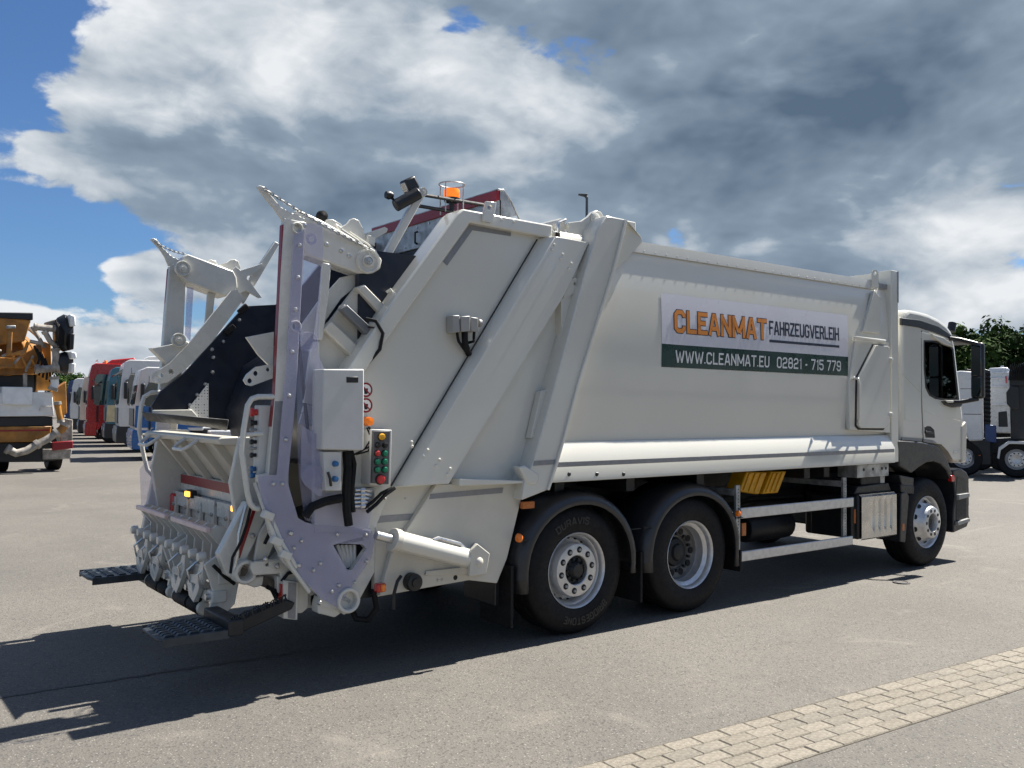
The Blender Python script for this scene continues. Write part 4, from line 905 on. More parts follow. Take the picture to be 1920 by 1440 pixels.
# rear button column
rc = plate('rear_button_box', [(487, 760), (509, 760), (500, 897), (484, 897)], -1.10, .09, LGREY, T, .006)
for (u, v, r, m_) in ((482, 773, .030, REDB), (483, 793, .022, BLACK), (484, 806, .014, GREY), (484, 818, .014, GREY), (481, 829, .018, BLACK), (484, 841, .014, GREY), (480, 854, .018, BLACK), (478, 880, .022, BLUEB), (478, 892, .022, BLUEB)):
    yy, zz = -1.055, at_y(u, v, -1.1)[1]; xx = at_y(486, v, -1.1)[0]; MB().lathe([(0, -.045), (r*.8, -.043), (r, -.03), (r*.7, -.02), (r*.7, .01)], (xx, yy, zz), 'x', 16).build('push_button', m_, rc)
# ---- hopper edge, tilting plate, rear shield
XH = -2.55
fp = MB().add([p3x(265, 774, -2.72), p3x(426, 789, -2.72), p3x(424, 808, -2.66), p3x(404, 803, -2.66), p3x(275, 789, -2.66)], [(0, 1, 2, 3, 4)]).build('rubber_flap', mat('grey_rubber', (.022, .023, .025), .6, 0, .2, 8, .1, 30), T)
md = fp.modifiers.new('thick', 'SOLIDIFY'); md.thickness = .012
zl = 1.60
hp = MB().prism([(-2.72, 1.595), (-2.74, 1.58), (-2.72, 1.545), (-2.62, 1.54), (-2.40, 1.24), (-2.37, 1.24), (-2.58, 1.56), (-2.60, 1.60)], -.72, .98).build('tilt_plate', CREAM, T, .008)
for yy in (-.45, -.05, .35, .75):
    MB().prism([(-2.70, 1.55), (-2.66, 1.50), (-2.43, 1.21), (-2.40, 1.24), (-2.60, 1.53)], yy-.03, yy+.03).build('stiffener_rib', CREAM, hp, .006)
for yy in (.72, -.15):
    MB().tube([(-2.72, yy+.14, 1.57), (-2.79, yy+.14, 1.52), (-2.82, yy+.10, 1.495), (-2.82, yy-.10, 1.495), (-2.79, yy-.14, 1.52), (-2.72, yy-.14, 1.57)], .014, 8).build('loop_handle', WHITE2, hp)
MB().box2((-2.445, -.72, 1.10), (-2.37, .98, 1.24)).build('rear_cross_beam', WHITE2, T, .006)
MB().box2((-2.450, -.70, 1.165), (-2.444, .96, 1.235)).build('red_marking_band', REDT, T)
bl = MB(); rows_ = []
for (x, z) in ((-2.42, 1.12), (-2.46, 1.06), (-2.48, .95), (-2.46, .82), (-2.38, .68), (-2.22, .56), (-1.95, .50)):
    rows_.append([(x, y, z) for y in (-.78, -.2, .4, .98)])
belly = bl.grid(rows_).build('hopper_belly', WHITE2, T); md = belly.modifiers.new('thick', 'SOLIDIFY'); md.thickness = .02
for (u, v) in ((354, 926), (442, 954)):
    yy, zz = at_x(u, v, -2.52); MB().box((-2.50, yy, zz), (.05, .13, .06)).build('lamp_housing', BLACK, T, .008)
    MB().box((-2.532, yy, zz), (.02, .085, .04)).build('flashing_lamp', glow('lit_amber', (.9, .35, .02), (1, .45, .05), 1.6), T, .006)
yy, zz = at_x(327, 944, -2.50); MB().box((-2.5, yy, zz), (.06, .07, .17)).build('tail_lamp', REDL, T, .014)
for yy in (.98, -.80):
    MB().prism([(-2.62, 1.60), (-2.38, 1.60), (-2.30, 1.1), (-2.30, .75), (-2.52, .72), (-2.62, .95), (-2.68, 1.3)], yy, yy+.05).build('hopper_cheek', WHITE2, T, .008)
for k_ in range(3):
    yy = -.6+k_*.62; MB().box2((-2.50, yy, .99), (-2.485, yy+.56, 1.10)).build('hinge_strip', WHITE2, belly, .004)
# comb lifters
def comb(y0, y1, rin):
    root = MB().box2((-2.72, y0, .62), (-2.60, y1, .70)).build('comb_lifter', WHITE2, T, .008); L_ = y1-y0; n = 5
    for i in range(n):
        yy = y0+.06+(L_-.12)*i/(n-1)
        MB().prism([(-2.66, .66), (-2.60, .70), (-2.60, .88), (-2.66, .99), (-2.72, 1.01), (-2.78, .97), (-2.74, .92), (-2.69, .86), (-2.70, .72)], yy-.012, yy+.012).build('comb_tine', WHITE2, root, .003)
        o = MB().lathe([(0, -.03), (.028, -.028), (.034, -.01), (.034, .02), (0, .03)], (-2.80, yy+.04, .80), 'x', 12).build('tine_roller', WHITE2, root)
        MB().tube([(-2.80, yy+.04, .80), (-2.72, yy+.02, .74), (-2.66, yy, .68)], .016, 8).build('tine_link', WHITE2, root)
    MB().box2((-2.80, y0+.03, .965), (-2.765, y1-.03, 1.0)).build('top_bar', mat('pale_pink_plastic', (.72, .56, .53), .4, 0, .05, 9), root, .006)
    for i in range(2):
        c = y0+L_*(.27+.46*i); MB().prism([(c-.15, .78), (c-.10, .78), (c-.03, .67), (c+.11, .65), (c+.17, .58), (c+.13, .50), (c+.03, .47), (c-.04, .54), (c-.14, .66)], -2.80, -2.765, [[(c+.00, .60), (c+.09, .60), (c+.05, .53)]], axis='x').build('catch_plate', WHITE2, root, .004)
    MB().box2((-2.76, y0, .50), (-2.66, y1, .58)).build('lower_bar', WHITE2, root, .008)
    for yy in (y0+.03, y1-.03): MB().prism([(-2.81, .76), (-2.62, .88), (-2.56, .70), (-2.60, .48), (-2.72, .36), (-2.78, .40), (-2.75, .58)], yy-.015, yy+.015, [[(-2.72, .72), (-2.64, .76), (-2.63, .66), (-2.70, .62)]]).build('comb_end_plate', WHITE2, root, .005)
    r0, r1 = y0+rin[0], y1-rin[1]; L2 = r1-r0
    rl = MB().lathe([(0, 0), (.045, .005), (.055, .02), (.055, L2*.36), (.04, L2*.37), (.04, L2*.42), (.055, L2*.43), (.055, L2-.02), (.045, L2-.005), (0, L2)], (0, 0, 0), 'y', 16)
    rl.v = [(-2.74+vx, r0+vy, .43+vz) for vx, vy, vz in rl.v]; rl.build('rubber_roller', RUBBER, root)
    for yy in (r0-.01, r1+.01):
        MB().lathe([(0, -.025), (.042, -.022), (.05, 0), (.042, .022), (0, .025)], (-2.74, yy, .43), 'y', 14).build('roller_cap', CREAM, root)
        MB().prism([(-2.76, .43), (-2.72, .43), (-2.66, .56), (-2.72, .58)], yy-.010, yy+.010).build('roller_hanger', WHITE2, root, .003)
    for i in range(4):
        yy = y0+.1+(L_-.2)*i/3; MB().tube([(-2.72, yy, .56), (-2.80, yy+.02, .60), (-2.82, yy+.02, .68), (-2.76, yy, .74)], .009, 6).build('hose', LIP, root)
        MB().cyl((-2.79, yy-.05, .54), (-2.74, yy-.05, .54), .022, 8).build('pivot_bolt', LIP, root)
comb(.18, 1.0, (.02, .28)); comb(-.72, .10, (.24, .06))
# near side lower arm with red band
la = MB().prism(PY(-.92, (462, 940), (484, 944), (500, 968), (487, 1000), (455, 1064), (441, 1088), (424, 1078), (410, 1040)), -.92, -.84).build('lower_arm', WHITE2, T, .008)
plate('red_edge_tape', [(477, 946), (483, 947), (450, 1046), (443, 1048)], -.923, .003, REDT, la, 0)
x, z = at_y(458.6, 1072, -.95); MB().lathe([(.05, .05), (.05, -.04), (.056, -.05), (.072, -.05), (.08, -.04), (.08, .05)], (x, -.93, z), 'y', 24).build('pipe_end', WHITE2, la)
plate('link_plate', [(472, 1054), (525, 1048), (527, 1076), (476, 1079), (470, 1066)], -1.02, .03, WHITE2, la, .008, [ring_px(501.5, 1059, 3)])
plate('arm_gusset', [(486, 1002), (505, 970), (520, 1010), (500, 1050), (476, 1054)], -.96, .03, WHITE2, la, .006)
plate('arm_base', [(445, 1088), (495, 1080), (492, 1098), (478, 1102), (450, 1092)], -.95, .10, WHITE2, la, .006)
MB().tube([p3(478, 905, -1.13), p3(497, 960, -1.18), p3(520, 1020, -1.2), p3(548, 1066, -1.2), p3(580, 1110, -1.18)], .014, 8).build('hydraulic_pipe', WHITE2, la)
MB().tube([p3(486, 905, -1.13), p3(505, 960, -1.18), p3(527, 1016, -1.2), p3(556, 1064, -1.2)], .014, 8).build('hydraulic_pipe', WHITE2, la)
for (u, v) in ((501, 966), (517, 1014), (534, 1040)): MB().box((at_y(u, v, -1.2)[0], -1.205, at_y(u, v, -1.2)[1]), (.075, .05, .05), Matrix.Rotation(R(25), 3, 'Y')).build('pipe_clamp', WHITE2, la, .006)
MB().tube([p3(462, 945, -.95), p3(448, 1000, -.97), p3(446, 1040, -.97), p3(440, 1068, -.96)], .010, 8).build('hydraulic_pipe', LIP, la)
plate('foot_plate', [(520, 1080), (600, 1100), (600, 1140), (560, 1140), (520, 1110)], -1.0, .05, WHITE2, la, .006)
MB().prism([(-2.45, .78), (-2.25, .95), (-2.05, .80), (-2.05, .55), (-2.35, .52)], -1.02, -.86).build('loader_foot', WHITE2, T, .01)
MB().prism([(-2.50, .70), (-2.30, .95), (-2.05, .80), (-2.05, .50), (-2.40, .44)], .98, 1.08).build('loader_foot', WHITE2, T, .01)
# rear bumper bar, lamp column
MB().box2((-2.20, -1.0, .46), (-2.10, 1.0, .56)).build('underrun_bar', CHASSIS, T, .01)
for yy in (-.6, .6): MB().prism([(-2.3, .52), (-2.2, .52), (-1.6, .62), (-1.6, .52), (-2.24, .40)], yy-.05, yy+.05).build('underrun_arm', CHASSIS, T, .006)
lc = plate('lamp_column', [(532, 1088), (560, 1091), (558, 1163), (531, 1160)], -1.06, .10, WHITE2, T, .006)
xx = at_y(532, 1120, -1.06)[0]; MB().box2((xx-.006, -1.045, at_y(535, 1150, -1.06)[1]), (xx+.002, -.975, at_y(535, 1096, -1.06)[1])).build('tail_lamp', REDL, lc, .003)
plate('grey_tape', [(541, 1092), (556, 1093), (554, 1161), (540, 1159)], -1.064, .003, TAPE, lc, 0)
plate('column_back', [(556, 1078), (580, 1090), (578, 1140), (566, 1150), (557, 1150)], -1.04, .10, CREAM, lc, .006)
# folding steps
STEPM = mat('step_grating', (.045, .055, .065), .45, .3, .15, 12)
def step(x0, y0, wdt, dep, z, name, arm_y, sgn):
    root = MB().prism([(x0, y0), (x0+.06, y0-.0), (x0+dep, y0), (x0+dep, y0+wdt), (x0+.06, y0+wdt), (x0-.02, y0+wdt-.07), (x0-.02, y0+.07)], z-.02, z, axis='z').build('folding_step', STEPM, T, .006)
    for i in range(5):
        for j in range(7):
            cx_ = x0+.05+(dep-.10)*i/4; cy_ = y0+.05+(wdt-.10)*j/6
            MB().prism([(cx_-.032, z), (cx_-.020, z+.012), (cx_+.020, z+.012), (cx_+.032, z)], cy_-.016, cy_+.016).build('grip_tooth', STEPM, root) if (i+j) % 1 == 0 else None
    MB().box2((x0, y0-.012, z-.05), (x0+dep, y0, z+.004)).build('step_skirt', STEPM, root, .003); MB().box2((x0, y0+wdt, z-.05), (x0+dep, y0+wdt+.012, z+.004)).build('step_skirt', STEPM, root, .003)
    yy = arm_y
    MB().prism([(x0+dep-.02, z-.04), (x0+dep+.02, z+.02), (x0+dep+.40, z+.13), (x0+dep+.46, z+.10), (x0+dep+.44, z+.06), (x0+dep+.1, z-.045)], yy-.035, yy+.035).build('step_arm', CHASSIS, root, .008)
    MB().box2((x0+dep-.01, min(y0, yy)-.02, z-.04), (x0+dep+.09, max(y0+wdt, yy)+.02, z+.06)).build('step_hinge', CHASSIS, root, .010)
    sp = [(x0+dep+.02+.36*i/60, yy-.08+.022*math.cos(i*1.9), z+.055+.10*i/60+.022*math.sin(i*1.9)) for i in range(61)]
    MB().tube(sp, .005, 5).build('return_spring', CHASSIS, root)
step(-3.20, -1.14, .42, .40, .42, 'right', -1.05, 1)
step(-3.15, .82, .42, .46, .47, 'left', 1.0, 1)
# ---- lamps on the stay
wl = MB().tube([p3(741, 386, -1.02), p3(785, 362, -1.06)], .045, 16).build('camera_housing', BLACK, T, .006)
kl = MB().box((at_y(768, 347, -1.0)[0], -1.0, at_y(768, 347, -1.0)[1]), (.10, .09, .10), Matrix.Rotation(R(-30), 3, 'Y')).build('work_lamp', BLACK, T, .014)
MB().box((at_y(768, 347, -1.0)[0]-.044, -1.0, at_y(768, 347, -1.0)[1]-.026), (.012, .065, .07), Matrix.Rotation(R(-30), 3, 'Y')).build('lamp_lens', LIP, kl, .004)
sm = MB().lathe([(0, -.03), (.025, -.025), (.032, 0), (.022, .03), (0, .035)], (at_y(729, 366, -1.0)[0], -1.0, at_y(729, 366, -1.0)[1]), 'x', 14).build('small_camera', BLACK, T)
MB().tube([p3(731, 368, -1.0), p3(742, 378, -1.0)], .010, 6).build('camera_stalk', BLACK, sm)
MB().tube([p3(797, 366, -1.0), p3(906, 384, -1.0)], .014, 8).build('lamp_bar', BLACK, T); MB().tube([p3(785, 386, -1.0), p3(850, 397, -.95)], .014, 8).build('lamp_bar', BLACK, T)
bx_, bz_ = at_y(847, 372, -.95); bc = MB().lathe([(0, -.12), (.02, -.12), (.02, -.03), (.055, -.03), (.062, -.01), (.062, .0), (0, .0)], (bx_, -.95, bz_), 'z', 20).build('beacon', BLACK, T)
MB().lathe([(.058, 0), (.062, .01), (.062, .05), (.056, .068), (.04, .072), (0, .073)], (bx_, -.95, bz_), 'z', 24).build('beacon_dome', glow('beacon_orange', (.9, .16, .01), (1, .22, .02), .35), bc)
cg = MB().lathe([(.098+.005*math.cos(k_), .105+.005*math.sin(k_)) for k_ in [i*math.pi/3 for i in range(7)]], (bx_, -.95, bz_), 'z', 24)
for i in range(4):
    a_ = i*math.pi/2+.5; cg.tube([(bx_+.098*math.cos(a_), -.95+.098*math.sin(a_), bz_+.105), (bx_+.098*math.cos(a_), -.95+.098*math.sin(a_), bz_-.12)], .005, 6)
cg.build('beacon_cage', GALV, bc)

# small hydraulic and electric lines of the lifter
for pts, r_, y_, m_ in (([(470, 952), (462, 985), (452, 1015), (436, 1045), (432, 1075)], .010, -.99, RUBBER), ([(505, 905), (520, 945), (512, 985), (496, 1020)], .012, -1.10, RUBBER), ([(560, 985), (590, 1000), (610, 1010)], .014, -1.06, RUBBER),
                        ([(575, 968), (600, 958), (640, 960), (672, 975)], .014, -1.12, LGREY), ([(585, 978), (620, 966), (660, 972), (690, 985)], .012, -1.12, LGREY), ([(605, 940), (625, 950), (655, 945)], .016, -1.10, LGREY),
                        ([(528, 1090), (540, 1075), (560, 1070), (585, 1085)], .012, -1.03, RUBBER), ([(500, 1100), (520, 1110), (530, 1130)], .014, -.98, RUBBER), ([(400, 1060), (420, 1080), (440, 1095)], .012, -.80, RUBBER),
                        ([(560, 640), (566, 700), (572, 760), (580, 830)], .012, -1.06, RUBBER), ([(640, 430), (670, 450), (690, 470), (700, 500)], .008, -1.11, WHITE2), ([(655, 435), (690, 458), (712, 478)], .008, -1.06, WHITE2)):
    MB().tube([p3(u, v, y_) for u, v in pts], r_, 8).build('hydraulic_hose', m_, T)
for (u, v, y_) in ((498, 1048, -1.04), (474, 1005, -.93), (520, 1062, -1.04), (600, 1130, -1.2), (560, 1060, -1.21), (545, 1000, -1.21), (612, 458, -1.095), (640, 470, -1.095), (655, 480, -1.095)):
    x, z = at_y(u, v, y_); MB().lathe([(0, -.012), (.010, -.011), (.016, -.004), (.017, .004)], (x, y_, z), 'y', 10).build('bolt', LIP, la)
for i in range(6):
    yy = -.62+.30*i; MB().box2((-2.515, yy, .90), (-2.485, yy+.05, 1.06)).build('belly_bracket', WHITE2, belly, .005)
    MB().cyl((-2.53, yy+.025, 1.0), (-2.51, yy+.025, 1.0), .016, 8).build('belly_bolt', LIP, belly)

# ================================================================== cab
YC = -1.235
cp = PY(YC, (1690, 826), (1692, 600), (1697, 585), (1703, 580), (1720, 582), (1740, 587), (1760, 596), (1775, 607), (1785, 620), (1791, 645), (1807, 790), (1812, 802), (1813, 868), (1790, 868), (1780, 848), (1766, 834), (1745, 827))
WIN = [(1733.5, 639.5), (1750, 640), (1768, 643), (1781, 648), (1786, 655), (1796, 749), (1771, 749), (1755, 746), (1744, 740), (1737, 726), (1734, 690)]
win = PY(YC, *WIN); ccx = sum(p[0] for p in cp)/len(cp); ccz = sum(p[1] for p in cp)/len(cp)
def inset(p, d):
    v = Vector((ccx-p[0], ccz-p[1])); v.normalize(); return (p[0]+v.x*d, p[1]+v.y*d)
def cab_skin(off, m_, name, parent, yo):
    b = MB(); prof_ = [inset(p, off) for p in cp]; sec_ = [(.06, -yo), (.035, -yo+.003), (.012, -yo+.018), (.0, -yo+.055), (0, yo-.055), (.012, yo-.018), (.035, yo-.003), (.06, yo)]
    n = len(prof_); base = len(b.v); k = len(sec_)
    for p in prof_:
        for d, y in sec_: q = inset(p, d); b.v.append((q[0], y, q[1]))
    for i in range(n):
        j = (i+1) % n
        for c in range(k-1):
            if i == 9 and c == 3: continue      # windscreen opening
            b.f.append((i*k+c, i*k+c+1, j*k+c+1, j*k+c)); b.sm.append(True)
    sp = [inset(p, .06) for p in prof_]
    for y0, y1 in ((-yo, -yo+.02), (yo-.02, yo)): b.prism(sp, y0+.0005, y1-.0005, [win])
    return b.build(name, m_, parent)
cab = cab_skin(0, WHITE, 'cab_shell', T, 1.235)
cab_skin(.045, mat('cab_trim_grey', (.05, .05, .052), .7, 0, .1), 'interior_lining', cab, 1.20)
DOOR = [(1729, 622), (1762, 632), (1782, 640), (1788, 655), (1801, 770), (1805, 800), (1805, 862), (1787, 862), (1778, 846), (1765, 833), (1733, 829), (1730, 760)]
door = plate('door', DOOR, -1.247, .02, WHITE, T, .004, [WIN])
plate('door_gap', [(1727.6, 620), (1729, 620), (1730, 760), (1733, 831), (1731.4, 831), (1728.4, 760)], -1.238, .004, SEAL, door, 0)
plate('side_window', WIN, -1.246, .006, GLASST, door, 0)
MB().prism(PY(1.235, *[(0, 0)]*3) if False else win, 1.232, 1.238).build('side_window', GLASST, cab)
SEALO = [(1732.3, 637.8), (1750, 638.3), (1768, 641), (1782, 646.5), (1788, 654.5), (1798.5, 751), (1771, 751), (1754, 748), (1742.5, 741.5), (1735.5, 727), (1732.5, 690)]
plate('window_seal', SEALO, -1.2505, .012, SEAL, door, 0, [[(u+(1762-u)*.025, v+(695-v)*.03) for u, v in WIN]])
for yy in (-.62, .62):
    st_ = MB().prism([(5.05, 1.75), (5.16, 1.72), (5.24, 2.25), (5.20, 2.62), (5.10, 2.62), (5.04, 2.2)], yy-.22, yy+.22).build('seat_back', BLACK, cab, .03); MB().box2((5.1, yy-.24, 1.58), (5.62, yy+.24, 1.76)).build('seat_cushion', BLACK, cab, .04)
sw = MB()
for i in range(24):
    a_ = 2*math.pi*i/24; b_ = 2*math.pi*(i+1)/24
    f_ = lambda t: (5.86-.10*math.sin(t), .62+.21*math.cos(t), 1.98+.19*math.sin(t)); sw.cyl(f_(a_), f_(b_), .016, 6)
sw.build('steering_wheel', BLACK, cab)
MB().prism([(6.0, 1.5), (6.33, 1.5), (6.30, 1.92), (6.1, 1.90), (5.98, 1.75)], -1.12, 1.12).build('dashboard', BLACK, cab, .03)
plate('door_handle', [(1734, 801), (1738, 798), (1745, 799), (1752, 806), (1753.5, 821), (1736, 820.5)], -1.252, .006, SEAL, door, .003)
plate('handle_bar', [(1736, 808), (1751, 810), (1751, 814), (1736, 813)], -1.266, .012, BLACK, door, .004)
plate('reflective_stripe', [(1691, 819.5), (1729, 823), (1729, 828), (1691, 825)], -1.239, .003, TAPE, cab, 0); plate('reflective_stripe', [(1733, 823), (1749, 825), (1757.5, 831), (1734, 829)], -1.250, .003, TAPE, door, 0)
plate('model_badge', [(1788.5, 845.5), (1800.5, 844), (1800.5, 849), (1788, 850)], -1.2505, .003, ALU, door, .001)
plate('roof_band', [(1691, 596), (1725, 600), (1760, 612), (1786, 630), (1787, 637), (1758, 626), (1724, 614), (1691, 609)], -1.246, .03, BLACK, cab, .006)
plate('wiper_visor', [(1748, 626), (1770, 633), (1786, 645), (1788, 651), (1770, 645), (1753, 634)], -1.275, .05, WHITE, cab, .008)
plate('rear_cab_wall_trim', [(1683, 600), (1690, 600), (1690, 824), (1683, 824)], -1.16, .04, CREAM, cab, .004)
wsx = PY(YC, (1792, 650), (1807, 785)); MB().add([(wsx[0][0]+.012, -1.12, wsx[0][1]), (wsx[0][0]+.012, 1.12, wsx[0][1]), (wsx[1][0]+.012, 1.12, wsx[1][1]), (wsx[1][0]+.012, -1.12, wsx[1][1])], [(0, 1, 2, 3)]).build('windscreen', GLASST, cab)
plate('corner_panel', [(1804, 800), (1811, 790), (1813, 800), (1812, 862), (1804, 868)], -1.262, .08, CREAM, cab, .012)
MB().prism(PY(-1.2, (1784, 628), (1790, 628), (1826, 641), (1826, 646), (1788, 641)), -1.2, 1.2).build('sun_visor', BLACK, cab, .006)
MB().tube([(4.98, -.55, 2.4), (4.98, -.55, 3.05), (5.0, -.55, 3.10)], .09, 14).build('air_intake', BLACK, T)
MB().tube([p3(1783, 622, -.9), p3(1786, 606, -.9)], .05, 10).build('air_horn', BLACK, cab)
# bristle seal between cab roof and body
br = MB(); c = Vector(p3(1697, 597, -1.1))
for i in range(260):
    d = Vector((random.uniform(-.3, 1), random.uniform(-1, .4), random.uniform(-.8, 1))).normalized()*random.uniform(.06, .13); e = d.cross(Vector((.3, .5, .8))).normalized()*.004
    br.add([c-e, c+e, c+d], [(0, 1, 2)])
br.lathe([(0, -.06), (.05, -.04), (.06, 0), (.05, .04), (0, .06)], tuple(c), 'z', 10); br.build('brush_seal', BROWN, T)
# mirror
mx, mz = at_y(1833, 695, -1.5)
mr = MB().box2((mx-.04, -1.575, mz-.335), (mx+.05, -1.43, mz+.335)).build('door_mirror', BLACK, T, .035, 3)
GLM = mat('mirror_silver', (.16, .18, .19), .03, 1, .02, 3, rv=.01)
MB().box2((mx-.046, -1.562, mz-.06), (mx-.036, -1.443, mz+.31)).build('mirror_glass', GLM, mr, .004); MB().box2((mx-.046, -1.562, mz-.31), (mx-.036, -1.443, mz-.08)).build('mirror_glass', GLM, mr, .004)
MB().tube([p3(1778, 634, -1.22), p3(1800, 637, -1.35), p3(1832, 645, -1.5)], .026, 8).build('mirror_arm', BLACK, mr); MB().tube([p3(1776, 754, -1.23), p3(1800, 754, -1.36), p3(1834, 748, -1.5)], .026, 8).build('mirror_arm', BLACK, mr)
plate('mirror_base', [(1772, 752), (1800, 752), (1806, 757), (1803, 763), (1790, 764), (1778, 759)], -1.30, .08, BLACK, mr, .014)
plate('mirror_arm_cover', [(1773, 750), (1800, 752), (1804, 756), (1778, 755)], -1.306, .04, WHITE, mr, .008)
# far mirror
MB().box((6.25, 1.55, 2.3), (.14, .22, .75)).build('door_mirror', BLACK, T, .03)
# front mudguard, steps, bumper
fm = plate('front_mudguard', [(1681, 826), (1729, 829), (1757, 836), (1775, 858), (1786, 888), (1783, 900), (1776, 882), (1765, 870), (1752, 865), (1738, 867), (1722, 877), (1710, 887), (1687, 874)], -1.275, .42, DGREY, T, .014)
MB().prism(PY(-1.275, (1681, 826), (1729, 829), (1757, 836), (1775, 858), (1786, 888), (1783, 900), (1776, 882), (1765, 870), (1752, 865), (1738, 867), (1722, 877), (1710, 887), (1687, 874)), .85, 1.27).build('front_mudguard', DGREY, T, .014)
plate('guard_tail', [(1688, 1016), (1690, 925), (1700, 922), (1705, 930), (1698, 1017)], -1.24, .3, DGREY, fm, .01)
plate('guard_bracket', [(1687, 890), (1714, 896), (1713, 912), (1692, 914)], -1.22, .2, DGREY, fm, .01); plate('guard_bracket', [(1689, 908), (1715, 911), (1714, 927), (1690, 924)], -1.23, .2, BLACK, fm, .01)
plate('side_marker_lamp', [(1692, 982), (1696.5, 982), (1696, 995), (1692, 995)], -1.243, .006, mat('amber_reflector', (.4, .1, .02)), fm, .002)
bu = MB().prism(PY(-1.25, (1787, 882), (1802, 878), (1812, 885), (1817, 895), (1817, 966), (1819, 973), (1813, 988), (1788, 999), (1788, 960), (1792, 930)), -1.25, -.75).build('bumper_corner', DGREY, T, .012)
MB().box2((6.20, -.76, .36), (6.52, 1.25, 1.15)).build('front_bumper', DGREY, T, .04)
plate('step_well', [(1793, 930), (1812, 928), (1812, 972), (1793, 978)], -1.2535, .004, SEAL, bu, 0); plate('step_well', [(1795, 893), (1811, 897), (1811, 922), (1793, 925)], -1.2535, .004, BLACK, bu, 0)
MB().prism(PY(-1.25, (1793, 927), (1813, 924), (1813, 931), (1793, 937)), -1.285, -1.15).build('step_tread', GREY, bu, .004); MB().prism(PY(-1.25, (1791, 978), (1813, 971), (1814, 977), (1792, 985)), -1.285, -1.15).build('step_tread', GREY, bu, .004)
plate('front_marker_lamp', [(1784, 892), (1788, 891), (1791, 896), (1790, 903), (1785, 903)], -1.29, .05, REDL, T, .006)
MB().box2((6.42, -1.2, .62), (6.53, -.85, .86)).build('headlamp', GLASSD, bu, .02)

plate('door_crease', [(1733, 768), (1757, 778), (1803, 790), (1803, 791.5), (1757, 780), (1733, 770)], -1.2495, .004, WHITE, door, .001)
plate('cab_side_rib', [(1693, 700), (1727, 735), (1727, 737), (1693, 702)], -1.2395, .005, WHITE, cab, .001)
plate('fuel_flap', [(1697, 760), (1722, 763), (1722, 790), (1697, 788)], -1.2385, .004, WHITE, cab, .001)

# ================================================================== things around the yard
LEAF = mat('leaf_green', (.052, .092, .022), .85, 0, .35, 1.1, spec=.08); LEAF2 = mat('leaf_dark_green', (.030, .060, .016), .85, 0, .35, 1.3, spec=.08)
BARK = mat('bark', (.09, .07, .05), .9, 0, .25, 12, .5, 40)
def tree_meshes(seed, h, rad):
    rnd = random.Random(seed); tr = MB(); top = h*.62
    tr.tube([(0, 0, -.2), (.05, .03, h*.2), (.0, .08, h*.4), (.1, 0, top)], .22, 8, r2=.07)
    clumps = []
    for i in range(11):
        a = rnd.uniform(0, 6.28); z0 = rnd.uniform(.22, .55)*h; L_ = rad*rnd.uniform(.55, .95); z1 = z0+rnd.uniform(.08, .30)*h
        p1 = (L_*.5*math.cos(a), L_*.5*math.sin(a), (z0+z1)/2); p2 = (L_*math.cos(a), L_*math.sin(a), z1)
        tr.tube([(0, .05, z0), p1, p2], .08, 6, r2=.02); clumps.append((p2, rad*rnd.uniform(.28, .42)))
    for i in range(26):
        a = rnd.uniform(0, 6.28); r_ = rad*math.sqrt(rnd.uniform(0, .85)); zz = h*rnd.uniform(.30, .93); r_ *= math.sin(math.pi*min(1, max(.12, (zz/h-.16)/.92)))**.6
        clumps.append(((r_*math.cos(a), r_*math.sin(a), zz), rad*rnd.uniform(.20, .36)))
    lf = [MB(), MB()]
    for ci, (c, r_) in enumerate(clumps):
        for k in range(130):
            d = Vector((rnd.gauss(0, 1), rnd.gauss(0, 1), rnd.gauss(0, .8))).normalized()*r_*rnd.uniform(.55, 1.08); p = Vector(c)+d
            n = (d.normalized()+Vector((rnd.uniform(-.7, .7), rnd.uniform(-.7, .7), rnd.uniform(-.2, .9)))).normalized(); t = n.cross(Vector((rnd.uniform(-1, 1), rnd.uniform(-1, 1), .3))).normalized(); b = n.cross(t); s = rnd.uniform(.14, .30)
            lf[ci % 2].add([p-t*s, p+b*s*.6, p+t*s, p-b*s*.6], [(0, 1, 2, 3)])
    return tr, lf
TREES = []
for i, (h, rad) in enumerate(((9.2, 3.4), (8.4, 3.0), (10.0, 3.6))):
    tr, lf = tree_meshes(40+i, h, rad); TREES.append((tr, lf, h))
_made = {}
def tree(kind, loc, rot, scl, label, group):
    root = tag(empty('broadleaf_tree', loc), label, 'tree', group); root.rotation_euler = (0, 0, rot); root.scale = (scl, scl, scl)
    if kind not in _made:
        tr, lf, h = TREES[kind]; a = tr.build('trunk', BARK, root); b = lf[0].build('crown', LEAF, root); c = lf[1].build('crown', LEAF2, root); _made[kind] = (a, b, c)
    else:
        for o in _made[kind]:
            c = o.copy(); col.objects.link(c); c.parent = root
    return root
def at_d(u, d): 
    r_ = ray_dir(u, 763); r_ = Vector((r_.x, r_.y, 0)).normalized(); return (CAM.x+r_.x*d, CAM.y+r_.y*d, 0)
TL = 'green broadleaf tree beyond the parked trucks, %s'
for i, (u, d, k, s, nm) in enumerate(((1792, 88, 0, 1.0, 'just right of the refuse truck cab'), (1848, 84, 2, .95, 'above the door mirror'), (1893, 86, 1, 1.05, 'second from the right edge'), (1945, 83, 0, .95, 'cut by the right edge'),
                                       (1740, 92, 1, 1.1, 'mostly hidden by the cab'), (1770, 100, 0, 1.05, 'rear row left of the mirror'), (1845, 102, 1, 1.1, 'rear row right of the mirror'), (1910, 99, 2, .98, 'rear row by the right edge'), (1822, 96, 2, .92, 'rear row behind the mirror'), (1872, 97, 0, .95, 'rear row above the silver cab'), (2010, 84, 2, .95, 'outside the right edge'))):
    tree(k, at_d(u, d), i*1.3, s, TL % nm, 'trees beyond the right trucks')
